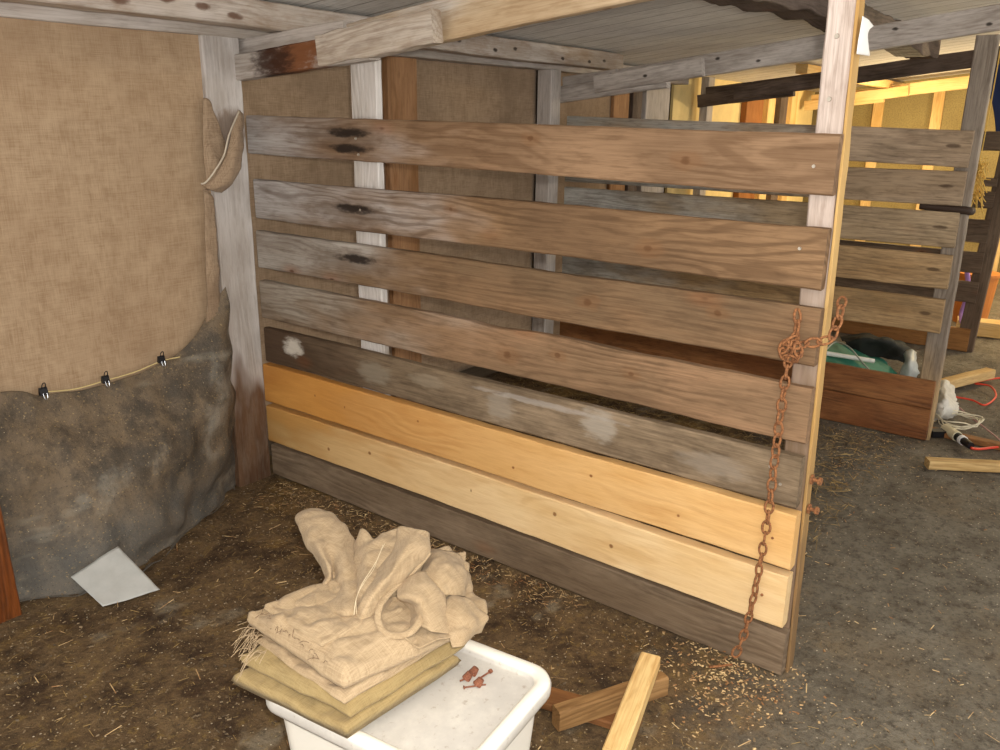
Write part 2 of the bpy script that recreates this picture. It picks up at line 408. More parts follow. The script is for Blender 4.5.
# ------------------------------------------------------------------ burlap wall hangings
M_BUR = burlap('hanging burlap', 'b49c80', '9a8166', blot='947a60', blota=.55)
M_BUR2 = burlap('old burlap with painted shade', 'a58d74', '88725a', blot='74604c', blota=.5)  # darker copy of the wall burlap; shade behind the partition put into the colour
def hanging(name, x0, x1, z0, z1, y, mat, label, folds=(), ns=None):
    nu = max(8, int((x1-x0)/.04)); nv = 30; V = []
    rows = []
    for i in range(nu+1):
        x = x0+(x1-x0)*i/nu; row = []
        for j in range(nv+1):
            z = z0+(z1-z0)*j/nv
            d = .006*noise.noise(Vector((x*3, z*1.2, y*9+x0)))+.003*noise.noise(Vector((x*11, z*3, 2)))
            for fx, fa, fwid in folds: d -= fa*math.exp(-((x-fx-.02*z)/fwid)**2)
            d -= .03*max(0, .9-z)**2
            row.append(Vector((x, y+d, z)))
        rows.append(row)
    W = nv+1; T = (nu+1)*W; P = [p for r_ in rows for p in r_]
    V = [p+Vector((0, -.002, 0)) for p in P]+[p+Vector((0, .002, 0)) for p in P]; Fs = []
    for i in range(nu):
        for j in range(nv):
            a = i*W+j; Fs.append((a, a+1, a+W+1, a+W)); Fs.append((T+a+W, T+a+W+1, T+a+1, T+a))
    for i in range(nu):
        Fs.append((i*W, i*W+W, T+i*W+W, T+i*W)); Fs.append((i*W+nv, T+i*W+nv, T+i*W+W+nv, i*W+W+nv))
    for j in range(nv):
        Fs.append((j, T+j, T+j+1, j+1)); k = nu*W+j; Fs.append((k, k+1, T+k+1, T+k))
    return tag(mesh(name, V, Fs, mat, smooth=True), label, 'burlap', 'burlap wall hangings')
hanging('burlap_hanging', -2.9, -.085, .30, 1.70, .03, M_BUR, 'large tan burlap sheet stretched over the wall above the netting',
        folds=((-.17, .008, .012), (-.20, .005, .008), (-.125, .010, .01), (-.62, .003, .01)))
hanging('burlap_hanging', .02, .80, .12, 1.68, .10, M_BUR2, 'brown burlap sheet behind the partition, between white post and orange stud')
hanging('burlap_hanging', .97, 1.95, .12, 1.66, .10, M_BUR2, 'brown burlap sheet right of the orange stud, up to second white post')
hanging('burlap_hanging', 2.0, 2.74, .12, 1.64, .10, M_BUR2, 'burlap sheet just beyond the second white wall post')
# wall posts and studs
mp1 = wood('whitewashed wall post, rotten foot', 'cfcac8', 'b4aca6', dark='7a6e64', grain=.2, fibre=.35, knots=.3, dirt=.25, dirtc='8a7c6c',
           far=('6a4a30', '4a3424', .16, .36), L=1.72, spots=[(1.36, -.0, .10, .09, '7a6450', .75)])
wp = tag(plank('wall_post', (-.078, -.0+.052, -.01), (-.078, .052, 1.68), .15, .10, mp1, up=(1, 0, 0), wob=.003), 'white weathered wall post with rotten brown foot beside the netting', 'post')
mo = wood('orange brown stud wood', 'b08660', '946a44', dark='6a4628', grain=.35, dirt=.3, dirtc='7a5a40')
tag(plank('wall_stud', (.885, .09, 0), (.885, .09, 1.68), .185, .05, mo, up=(1, 0, 0)), 'orange-brown stud between two burlap sheets behind nearest partition', 'post')
tag(plank('wall_post', (1.985, .04, 0), (1.985, .04, 1.64), .095, .09, M_WHITE, up=(1, 0, 0)), 'grey-white wall post at the inner end of second partition', 'post')
tag(plank('wall_stud', (2.84, .10, 0), (2.84, .10, 1.68), .19, .05, mo, up=(1, 0, 0)), 'brown stud on the back wall beyond second partition', 'post')
tag(plank('wall_stud', (3.02, .10, 0), (3.02, .10, 1.68), .12, .07, M_DARK, up=(1, 0, 0)), 'dark stud beside the brown one on the back wall', 'post')
tag(plank('wall_stud', (3.29, .09, 0), (3.29, .09, 1.68), .33, .06, M_WHITE, up=(1, 0, 0)), 'wide grey board on back wall beside the yellow plywood', 'post')
pl = MB().add(boxv((3.66+1.5, .145, .85), (3.0, .02, 1.70))).build('plywood_panel', M_PLY); tag(pl, 'yellow plywood lining in the lamplit bay behind', 'panel')
tag(plank('wall_post', (4.02, .05, 0), (4.02, .05, 1.68), .10, .06, M_WHITE, up=(1, 0, 0)), 'grey wall post at the inner end of third partition', 'post')
for x, w, mm, lb in ((5.05, .36, M_ORANGE, 'broad brown board on the yellow plywood, first past third partition'), (5.42, .16, M_STUD, 'pale stud just right of the broad brown board'), (5.72, .17, M_DARK, 'dark stud on the yellow plywood between two pale ones'), (5.98, .14, M_STUD, 'pale stud on yellow plywood nearest the corner')):
    tag(plank('wall_stud', (x, .11, 0), (x, .11, 1.66), w, .05, mm, up=(1, 0, 0)), lb, 'post')
for i, (y, lb) in enumerate(((-.45, 'pale stud on end wall nearest the corner'), (-.95, 'pale stud in middle of the end wall'), (-1.6, 'pale stud on end wall farthest from the corner'))):
    tag(plank('wall_stud', (6.71, y, 0), (6.71, y, 1.72), .09, .04, M_STUD, up=(0, 1, 0)), lb, 'post')

# ------------------------------------------------------------------ nearest partition
P1 = empty('slatted_partition', (.03, -1.04, 0), 'nearest slatted board partition with two new yellow boards low down', 'partition', 'slatted stall partitions')
ZT = [1.378, 1.177, .988, .802, .617, .470, .300, .128]
ZB = [1.245, 1.036, .850, .657, .482, .318, .150, .0]
YL = [.0, -.012, -.006, -.004, -.01, 0, 0, .0]
YR = [-2.078, -2.078, -2.085, -2.088, -2.085, -2.092, -2.090, -2.10]
def pos(y, b): return YL[b]-y      # distance along board from its wall end
far_g = ('b4b0ae', '8f8780', .02, .50)
NS = lambda b, zs: [(.50, zs[0]-.012, .26, .055, '5a4838', .5)]+[(.525, z, .115, .019, '1c130e', .93) for z in zs]
nailspec = [(2.00, .035, .006, .006, 'dot', .8)]
boards_m = [
 wood('board 1', '9a7c60', '7e644c', far=far_g, L=2.08, dark='50361f', grain=.45, dirt=.2, dirtc='5e4630', spots=NS(0, (.022, -.028))+knot(1.25, .03)+knot(1.72, -.005, .016), ring=20),
 wood('board 2', '937455', '755c44', far=far_g, L=2.08, dark='4a3420', grain=.6, dirt=.2, dirtc='5a4430', spots=NS(1, (.0,))+knot(1.62, -.02, .016)+knot(.95, .03, .010), ring=20),
 wood('board 3', '907052', '766048', far=('aca69e', '8a8076', .05, .45), L=2.08, dark='463222', grain=.35, dirt=.3, dirtc='54402c', spots=NS(2, (.02,))+knot(1.45, .0, .015)+knot(1.83, .025)),
 wood('board 4', 'a07e60', '846a50', far=('aaa296', '86796a', .05, .5), L=2.08, dark='4a3624', grain=.45, dirt=.25, dirtc='5c4834', spots=knot(1.18, -.01, .018)+knot(1.36, .02)+knot(1.6, .01)),
 wood('board 5', '9c8870', '7c6a54', far=('5a4634', '47362a', .05, .5), L=2.08, dark='33261a', grain=.3, dirt=.5, dirtc='4e4030',
      spots=[(.17, .02, .07, .045, 'cfc8bc', .85), (.60, -.0, .10, .05, '8c8272', .6), (.85, .02, .10, .03, '9a8c78', .5), (1.15, .0, .07, .06, '9a9082', .6), (1.5, .02, .07, .06, 'aca498', .6), (1.3,.04,.3,.012,'a8a098',.6), (1.85,-.01,.12,.04,'9a9084',.4)]),
 wood('new yellow board', 'e8c188', 'd8aa6c', far=('d0964e', 'b87e3c', .1, .8), L=2.1, dark='a86c30', grain=.22, fibre=.2, ring=14,  # darker orange wall end paints in the flash's grazing angle
      spots=[(x, z, .004+.005*((x*7) % 1), .006, '7a4420', .85) for x, z in ((.30, .01), (.46, 0), (.82, .03), (1.22, -.03), (1.5, .02), (1.78, -.02))], knots=.25, rough=.6),
 wood('new cream board', 'f0d4a6', 'e0bd88', far=('c89656', 'a88046', .0, .55), L=2.1, dark='b07c40', grain=.2, fibre=.2, ring=14,  # same here: weaker flash light at the wall end is put into the colour
      spots=[(x, z, .004+.005*((x*5) % 1), .008, '7a4e28', .85) for x, z in ((.36, -.02), (.58, .02), (1.05, .01), (1.38, .03), (1.58, -.01))], knots=.25, rough=.6),
 wood('ground board', '8e7b66', '75634f', dark='4c3a2a', grain=.35, dirt=.4, dirtc='4c4034')]
TH = [.030]*5+[.040, .040, .045]
for b in range(8):
    zc = (ZT[b]+ZB[b])/2; w = ZT[b]-ZB[b]; t = TH[b]
    fx = [0, 0, .0, 0, .0, -.010, -.010, .003][b]
    o = plank('board', (fx+t/2, YL[b], zc+(.022 if b == 0 else 0)), (fx+t/2, YR[b], zc+(.002 if b < 5 else 0)), w, t, boards_m[b], P1, wob=.003, rough=.002, wane=.012 if b == 3 else 0)
    if b in (5, 6): o['label'] = 'new unweathered yellow board'
mEnd = wood('end post wood', 'dccfc8', 'c8b8ae', dark='8a7466', grain=.5, fibre=.6, knots=0, far=('75604a', '8c745c', .3, .95), L=1.735)
mEndS = wood('end post yellow side', 'd0ac70', 'b89056', far=('66523e', '8a6c48', .10, .55), L=1.735, dark='a88048', grain=.2, fibre=.25, knots=0)
ep = plank('end_post', (.054, -2.072, -.005), (.054, -2.036, 1.735), .060, .040, mEnd, P1, up=(0, 1, 0), wob=.002)
# the post's narrow side towards the aisle is a pale strip nailed on
plank('edge_strip', (.054, -2.1055, -.004), (.054, -2.0695, 1.735), .007, .0415, mEndS, P1, up=(0, 1, 0), wob=.002)
mMid = wood('mid post whitewashed', 'd2cdca', 'b6afa8', dark='7e7268', grain=.2, fibre=.35, knots=.2, far=('8a7a68', '6e5c4a', .1, .3), L=1.7)
plank('mid_post', (.046, -.570, 0), (.046, -.570, 1.572), .118, .028, mMid, P1, up=(0, 1, 0), wob=.002)
# screw and nail heads
def head(p, d, r, mat, parent, nm='nail_head'):
    p = Vector(p); d = Vector(d)
    vf = cylv(p-d*.002, p+d*.0022, r, r*.8, 10); return mesh(nm, vf[0], vf[1], mat, parent)
for z in (1.585, 1.455): head((.0335, -2.036, z), (-1, 0, 0), .006, M_NAIL, P1, 'screw_head')
for (y, b, dz, fx) in ((-2.03, 0, .0, 0), (-2.02, 1, .02, 0), (-2.04, 5, 0, -.01), (-2.03, 6, 0, -.01), (-2.01, 4, .03, 0), (-2.04, 4, -.01, 0), (-.56, 0, .022, 0), (-.57, 0, -.028, 0), (-.57, 1, .0, 0), (-.02, 1, -.01, 0)):
    head((fx-.0008, y, (ZT[b]+ZB[b])/2+dz), (-1, 0, 0), .0045, M_NAIL if b < 5 else M_RUST, P1)

# rusty bolts in the end post
for i, (px, py) in enumerate(((803, 481), (802, 512))):
    p = Vector((.054, -2.098 if i == 0 else -2.100, .55 if i == 0 else .47))
    m = MB().add(cylv(p+Vector((0, .004, 0)), p+Vector((0, -.018, .0)), .005, .005)).add(cylv(p+Vector((0, -.018, 0)), p+Vector((0, -.026, 0)), .011, .010, 6)).add(cylv(p, p+Vector((0, -.005, 0)), .013, .013))
    tag(m.build('rusty_bolt', M_RUST), ['rusty bolt sticking out of end post, upper of two', 'rusty bolt sticking out of end post, lower of two'][i], 'bolt', 'bolts in the end post')

# chain
def linkv(c, T, Nn, a=.0175, b=.010, r=.0033):
    c = Vector(c); T = Vector(T).normalized(); Nn = Vector(Nn); Nn = (Nn-T*Nn.dot(T)).normalized(); B = T.cross(Nn)
    K = 16; k = 6; V = []
    for i in range(K):
        q = 2*pi*i/K; ctr = c+T*a*cos(q)+Nn*b*sin(q)*(1.0); rad = (T*cos(q)/a+Nn*sin(q)/b).normalized()
        for j in range(k):
            u = 2*pi*j/k; V.append(ctr+rad*r*cos(u)+B*r*sin(u))
    return V, [(i*k+j, i*k+(j+1) % k, ((i+1) % K)*k+(j+1) % k, ((i+1) % K)*k+j) for i in range(K) for j in range(k)]
CH = empty('rusty_chain', (-.03, -2.03, 0), 'rusty chain knotted round the end post and hanging to the floor', 'chain')
def chain(path, pitch=.027, ph=0):
    pts = [Vector(p) for p in path]; n = 400; P = [cr(pts, i/n) for i in range(n+1)]
    d = 0; last = P[0]; k = ph; acc = 0
    for i in range(1, n+1):
        acc += (P[i]-P[i-1]).length
        if acc >= pitch:
            T = P[i]-last; c = (P[i]+last)/2
            ax = Vector((1, .2, 0)) if k % 2 == 0 else Vector((0.15, 1, .1))
            ax = Matrix.Rotation(radians(35+k*7), 3, T.normalized())@ax
            vf = linkv(c, T, ax); mesh('chain_link', vf[0], vf[1], M_RUST, CH, smooth=True)
            last = P[i]; acc = 0; k += 1
chain([(-.016, -2.036, .985), (-.020, -2.042, .95), (-.022, -2.038, .90), (-.022, -2.03, .84), (-.018, -2.025, .64), (-.030, -2.028, .45), (-.034, -2.018, .24), (-.036, -2.0, .09), (-.05, -1.98, .018)])
chain([(-.025, -2.045, .900), (-.018, -2.075, .915), (-.004, -2.115, .925), (.015, -2.12, .96), (.045, -2.118, 1.0), (.075, -2.105, 1.02)])
chain([(-.03, -2.02, .895), (-.040, -2.045, .915), (-.036, -2.06, .885), (-.03, -2.035, .868), (-.045, -2.02, .900), (-.03, -2.05, .93)], pitch=.022)
chain([(-.05, -1.98, .012), (-.075, -1.955, .010), (-.09, -1.94, .010)])

# ------------------------------------------------------------------ second partition
P2 = empty('slatted_partition', (2.12, -1.04, 0), 'second grey-brown partition beyond the nearest, with wide gap low down', 'partition', 'slatted stall partitions')
far2 = ('c6c4be', 'aaa69c', .1, .62)
c2 = [('c4ac92', 'ac9478'), ('c0a98e', 'a89074'), ('bca586', 'a48c6c'), ('c6a67c', 'ac8a60'), ('c4a47a', 'a8885e')]
Z2 = [(1.371, 1.222), (1.205, 1.062), (1.034, .884), (.850, .703), (.655, .504)]
for i, (zt, zb) in enumerate(Z2):
    m = wood('second partition board %d' % i, c2[i][0], c2[i][1], far=far2, L=2.0, dark='40342a', grain=.3, dirt=.35, dirtc='5a4c3a', knots=.6,
             spots=[(1.93, .01, .035, .010, '3a2618', .7)])
    plank('board', (2.115, -.005, (zt+zb)/2+(.035 if i == 0 else -.008)), (2.115, -2.003, (zt+zb)/2), zt-zb, .03, m, P2)
mlow = wood('red brown low board', 'a06e44', '7e4e2c', dark='3a2012', grain=.4, dirt=.4, dirtc='4a2c1c', rough=.6)
for zt, zb in ((.285, .155), (.150, .0)):
    plank('board', (2.115, -.005, (zt+zb)/2), (2.115, -2.02, (zt+zb)/2), zt-zb, .03, mlow, P2)
mp2 = wood('grey end post', 'a09486', '8a7e72', dark='50443a', grain=.3, dirt=.2, far=('b89c74', '94784f', .0, .4), L=1.75)
plank('end_post', (2.155, -1.99, -.005), (2.155, -1.99, 1.742), .082, .05, mp2, P2, up=(0, 1, 0))
# ------------------------------------------------------------------ third partition
P3Z = [(1.345, 1.235), (1.08, 1.03), (1.00, .90), (.83, .69), (.63, .50), (.445, .315), (.145, .0)]
P3 = empty('slatted_partition', (3.95, -1.04, 0), 'third dark partition farthest back, before the lamplit bay', 'partition', 'slatted stall partitions')
m3 = wood('dark third partition board', '7c6a58', '655242', dark='2a2018', grain=.3, dirt=.3, dirtc='3c2e22')
m3b = wood('brown low board far', 'a87846', '8a5e34', dark='4a2c14', grain=.3)
for zt, zb in P3Z:
    plank('board', (3.965, 0, (zt+zb)/2), (3.965, -1.88 if zt < 1.2 else -2.02, (zt+zb)/2), zt-zb, .03, m3b if zt < .3 else m3, P3)
plank('end_post', (4.0, -1.86, 0), (4.0, -1.93, 1.70), .10, .05, m3, P3, up=(0, 1, 0))

# ------------------------------------------------------------------ netting low on the wall
def net_mat():
    g = N('grimy shade netting')
    n = g.noise(3.2, (1, 1, 1), 5, .65, rnd=False); m = g.noise(9, (1, 1, .7), 6, .7, rnd=False); f = g.noise(90, (1, 1, 1), 4, .8, rnd=False)
    sx = g.new('ShaderNodeSeparateXYZ'); g.l(g.coords(rnd=False), sx.inputs[0])
    base = g.mix(g.ramp(m, .38, .62), lin('746450'), lin('4b4339'))
    low = g.ramp(g.math('ADD', sx.outputs[2], g.math('MULTIPLY', g.math('SUBTRACT', n, .5), .5)), .05, -.22)
    base = g.mix(g.math('MULTIPLY', low, .6), base, lin('62625f'))
    base = g.mix(g.math('MULTIPLY', g.ramp(n, .55, .7), .5), base, lin('a39e92'))
    base = g.mix(g.math('MULTIPLY', g.ramp(f, .5, .8), .6), base, lin('3a3228'))
    base = g.mix(g.math('MULTIPLY', g.ramp(f, .40, .28), .7), base, lin('b89c6c'))
    st = g.noise(1, (2.2, 1, 9), 3, .6, rnd=False)
    base = g.mix(g.math('MULTIPLY', g.ramp(st, .60, .72), .45), base, lin('a09a8c'))
    for sc, th_, col, s_ in ((60, .14, 'a58c60', .6), (95, .13, '8f7a58', .5), (45, .06, 'cdbd9c', .7), (80, .15, '2e261e', .5)):
        vv = g.new('ShaderNodeTexVoronoi'); g.l(g.coords((1, 1, 1.6), rnd=False), vv.inputs['Vector']); vv.inputs['Scale'].default_value = sc
        pick = g.new('ShaderNodeSeparateColor'); g.l(vv.outputs['Color'], pick.inputs[0])
        base = g.mix(g.math('MULTIPLY', g.math('MULTIPLY', g.ramp(vv.outputs['Distance'], th_*1.5, th_), g.ramp(pick.outputs[0], .55, .6)), s_), base, lin(col))
    g.l(base, g.b.inputs['Base Color']); g.b.inputs['Roughness'].default_value = .75
    tr = g.new('ShaderNodeBsdfTransparent'); mx = g.new('ShaderNodeMixShader'); out = g.n['Material Output']
    w = g.noise(500, (1, 1, 1), 1, rnd=False)
    g.val(mx.inputs[0], g.ramp(w, .30, .34)); g.l(tr.outputs[0], mx.inputs[1]); g.l(g.b.outputs[0], mx.inputs[2]); g.l(mx.outputs[0], out.inputs[0])
    g.bump(g.math('ADD', m, g.math('MULTIPLY', f, .3)), .8, .012)
    return g.m
top = [(-1.9, .008, .60), (-1.4, .008, .605)]+[tuple(at(px, py, 'y', .002)) for px, py in ((0, 392), (45, 395), (105, 384), (160, 364), (195, 337), (212, 305))]+[(-.155, -.01, .80)]
bot = [(-1.9, -.12, .01), (-1.4, -.14, .01), (-1.10, -.15, .012)]+[tuple(at(px, py, 'z', .010)) for px, py in ((45, 593), (85, 586), (140, 562), (185, 528), (222, 500), (236, 478))]
mid1 = []; mid2 = []; mid0 = []
for i, (a, b) in enumerate(zip(top, bot)):
    a = Vector(a); b = Vector(b); q = i/8
    bul = .07 if i < 8 else .01
    mid0.append(tuple(a.lerp(b, .12)+Vector((0, -.02, .0))))
    mid1.append(tuple(a.lerp(b, .38)+Vector((0, -bul, -.01))))
    mid2.append(tuple(a.lerp(b, .75)+Vector((0, -bul*.55, -.02))))
# hem lies out on the floor a little
hem = [(b[0]+.005, b[1]-(.03+.02*sin(i*1.7) if i < 7 else .004), .003) for i, b in enumerate(bot)]
vf = loft([top, mid0, mid1, mid2, bot, hem], 60, 90, .003, .012, 7, 3)
net = tag(mesh('shade_netting', vf[0], vf[1], net_mat(), smooth=True), 'grimy dark netting bulging low on the wall under the burlap', 'netting')
# cord along the net's upper edge and binder clips
cp = [at(px, py, 'y', -.006) for px, py in ((44, 392), (75, 389), (104, 381), (135, 372), (162, 361), (180, 357))]
vf = tubev(cp, .0022, 6, 8); tag(mesh('cord', vf[0], vf[1], plain('pale yellow cord', 'd8c48c', .8), smooth=True), 'pale yellow cord strung between the three clips', 'cord')
M_BLK = plain('black plastic clip', '16161a', .4, var=.1); M_CHR = plain('clip wire', 'c8ccd2', .25, metal=1, var=.05)
for px, py, lb in ((43, 391, 'black clip on the netting edge farthest from the post'), (105, 379, 'black clip midway along the netting edge'), (161, 359, 'black clip on the netting edge nearest the post')):
    p = at(px, py, 'y', -.012)
    c = empty('binder_clip', p, lb, 'clip', 'clips holding the netting edge')
    V = [(-.012, -.010, -.012), (.012, -.010, -.012), (.012, .006, -.012), (-.012, .006, -.012), (-.012, -.003, .012), (.012, -.003, .012), (.012, .001, .012), (-.012, .001, .012)]
    mesh('clip_body', [p+Vector(v) for v in V], [(0, 3, 2, 1), (4, 5, 6, 7), (0, 1, 5, 4), (1, 2, 6, 5), (2, 3, 7, 6), (3, 0, 4, 7)], M_BLK, c)
    vf = tubev([p+Vector(v) for v in ((-.006, -.006, .008), (-.005, -.012, .024), (0, -.014, .029), (.005, -.012, .024), (.006, -.006, .008))], .0016, 6, 5)
    mesh('clip_handle', vf[0], vf[1], M_BLK, c, smooth=True)
    vf = tubev([p+Vector(v) for v in ((-.006, -.011, -.004), (-.004, -.016, -.022), (.004, -.016, -.022), (.006, -.011, -.004))], .0016, 6, 5)
    mesh('clip_handle', vf[0], vf[1], M_CHR, c, smooth=True)

# torn burlap hanging off the post
M_SCR = burlap('stained burlap scrap', 'a8927a', '88725c', blot='6a5440', blota=.7)
def A(px, py, y): return at(px, py, 'y', y)
rows = [[A(203, 98, -.004), A(206, 98, -.006), A(209, 100, -.006), A(212, 106, -.004)],
        [A(203, 130, -.006), A(208, 132, -.012), A(214, 135, -.012), A(222, 134, -.006)],
        [A(204, 160, -.010), A(209, 160, -.020), A(218, 158, -.024), A(228, 152, -.010)],
        [A(207, 186, -.02), A(212, 184, -.030), A(220, 174, -.035), A(230, 165, -.018)],
        [A(203, 190, -.03), A(210, 191, -.04), A(219, 182, -.04), A(229, 172, -.018)]]
vf = loft(rows, 30, 16, .003, .003, 20, 5)
m_ = MB().add(vf)
fl_ = [[A(239, 110, -.03), A(241, 111, -.034), A(243, 114, -.03)], [A(232, 128, -.05), A(239, 130, -.06), A(243, 136, -.04)], [A(228, 150, -.06), A(236, 152, -.075), A(242, 156, -.05)],
       [A(219, 170, -.07), A(230, 172, -.085), A(240, 170, -.06)], [A(210, 182, -.07), A(222, 186, -.085), A(234, 182, -.065)], [A(201, 183, -.06), A(208, 189, -.07), A(222, 193, -.06)]]
m_.add(loft(fl_, 24, 10, .003, .003, 25, 2))
fe_ = MB().add(tubev([A(239, 111, -.035), A(229, 135, -.062), A(224, 155, -.074), A(214, 172, -.08), A(206, 182, -.07), A(201, 184, -.062)], .0032, 7, 6))
scr = tag(m_.build('burlap_scrap', M_SCR, smooth=True), 'torn brown burlap scrap curling off the white wall post', 'burlap')
fe_.build('frayed_edge', plain('pale frayed burlap edge', 'c8bcaa', .95), scr, smooth=True)
rows = [[A(204, 192, -.012), A(210, 193, -.014), A(214, 200, -.010)], [A(205, 230, -.010), A(210, 232, -.014), A(217, 236, -.010)],
        [A(206, 270, -.010), A(212, 272, -.016), A(219, 276, -.010)], [A(207, 305, -.010), A(213, 308, -.018), A(221, 318, -.010)], [A(205, 333, -.010), A(213, 336, -.018), A(223, 345, -.010)]]
vf = loft(rows, 24, 6, .003, .004, 25, 8)
tag(mesh('burlap_strip', vf[0], vf[1], M_SCR, smooth=True), 'ragged brown burlap strip down the edge of the white wall post', 'burlap')

# low red-brown post at the far edge of the netting
ml = wood('wet red brown post', '8a4e20', '6a3614', dark='3a1a08', grain=.4, dirt=.5, dirtc='3a2414', rough=.4, spec=.5)
tag(plank('netting_post', (-1.13, -.205, -.01), (-1.145, -.19, 1.1), .075, .07, ml, up=(1, 0, 0), cut1=.5), 'wet red-brown post standing beside the netting', 'post')

# ------------------------------------------------------------------ white bin with lid
ang = radians(96); e1 = Vector((cos(ang), sin(ang), 0)); e2 = Vector((-sin(ang), cos(ang), 0))
LB, WB, HB = .50, .385, .30
R0 = Vector((-.685, -1.845, 0))
BC = R0+e1*LB/2+e2*WB/2
def rr_ring(l, w, r, z, k=8):
    out = []
    for cx, cy, a0 in ((l/2-r, w/2-r, 0), (-l/2+r, w/2-r, 90), (-l/2+r, -w/2+r, 180), (l/2-r, -w/2+r, 270)):
        for i in range(k+1):
            a = radians(a0+90*i/k); p = BC+e1*(cx+r*cos(a))+e2*(cy+r*sin(a)); out.append(Vector((p.x, p.y, z)))
    return out
def stackrings(rings, cap0=True, cap1=True):
    V = [v for r_ in rings for v in r_]; K = len(rings[0]); Fs = []
    for i in range(len(rings)-1):
        for j in range(K): Fs.append((i*K+j, i*K+(j+1) % K, (i+1)*K+(j+1) % K, (i+1)*K+j))
    if cap0: Fs.append(tuple(range(K-1, -1, -1)))
    if cap1: Fs.append(tuple((len(rings)-1)*K+j for j in range(K)))
    return V, Fs
M_BIN = plain('white plastic', 'eeeae0', .35, var=.06, vs=8, spec=.5)
def lid_mat():
    g = N('dusty white lid'); n = g.noise(9, (1, 1, 1), 5, .7); f = g.noise(60, (1, 1, 1), 4, .7)
    sx = g.new('ShaderNodeSeparateXYZ'); g.l(g.coords(rnd=False), sx.inputs[0])
    low = g.ramp(sx.outputs[2], .004, -.004)
    b = g.mix(g.math('MULTIPLY', low, g.ramp(n, .2, .6, .45, 1)), lin('efebe0'), lin('c4c0ba'))
    b = g.mix(g.math('MULTIPLY', g.math('MULTIPLY', low, g.ramp(f, .58, .72)), .6), b, lin('9a8a7a'))
    g.l(b, g.b.inputs['Base Color']); g.b.inputs['Roughness'].default_value = .4; return g.m
BIN = empty('storage_bin', (BC.x, BC.y, 0), 'white plastic storage bin with lid under the burlap pile', 'bin')
vf = stackrings([rr_ring(LB-.10, WB-.10, .04, .0), rr_ring(LB-.085, WB-.085, .045, .006), rr_ring(LB-.045, WB-.045, .05, .255), rr_ring(LB-.03, WB-.03, .05, .262), rr_ring(LB-.03, WB-.03, .05, .278)])
mesh('bin_body', vf[0], vf[1], M_BIN, BIN, smooth=False)
rg = [rr_ring(LB-.004, WB-.004, .055, .262), rr_ring(LB, WB, .057, .268), rr_ring(LB+.002, WB+.002, .058, .284), rr_ring(LB-.006, WB-.006, .056, .295), rr_ring(LB-.018, WB-.018, .052, .300),
      rr_ring(LB-.045, WB-.045, .042, .300), rr_ring(LB-.058, WB-.058, .038, .295), rr_ring(LB-.066, WB-.066, .036, .283), rr_ring(LB-.074, WB-.074, .034, .281)]
vf = stackrings(rg)
lid = mesh('bin_lid', vf[0], vf[1], lid_mat(), BIN, smooth=False, M=Matrix.Translation((BC.x, BC.y, .290)))
for o in (lid,):
    for p in o.data.polygons: p.use_smooth = len(p.vertices) == 4
# moulded wording line on the rim side: a row of tiny strokes, too small to read
LZ = .281
# rusty nails on the lid
nb = at(476, 680, 'z', LZ)
M_RN = plain('red rust', '8f5c44', .9, c2='64382a', vs=200, bump=.3)
m_ = MB()
for (x, y) in ((468, 676), (474, 671), (479, 682)):
    p = at(x, y, 'z', LZ+.008); m_.add(cylv(p+Vector((-.004, .002, -.006)), p+Vector((.004, -.003, .007)), .010, .007, 9))
m_.add(cylv(at(474, 682, 'z', LZ+.005), at(491, 671, 'z', LZ+.008), .0022, .0018, 8)); m_.add(cylv(at(489.5, 671.8, 'z', LZ+.009), at(491.5, 670.5, 'z', LZ+.009), .0045, .0045, 8))
m_.add(cylv(at(460, 681, 'z', LZ+.004), at(472, 676, 'z', LZ+.006), .0020, .0012, 8))
tag(m_.build('rusty_fixings', M_RN, smooth=False), 'clump of rusty nails and washers on the white lid', 'nails')
m_ = MB().add(cylv(at(464, 687.5, 'z', LZ+.003), at(486, 684.5, 'z', LZ+.003), .0018, .0015, 8)).add(cylv(at(463.6, 687.5, 'z', LZ+.004), at(464.6, 687.3, 'z', LZ+.004), .004, .004, 8))
tag(m_.build('rusty_nail', M_RN), 'single rusty nail lying in front of the clump on the lid', 'nail')

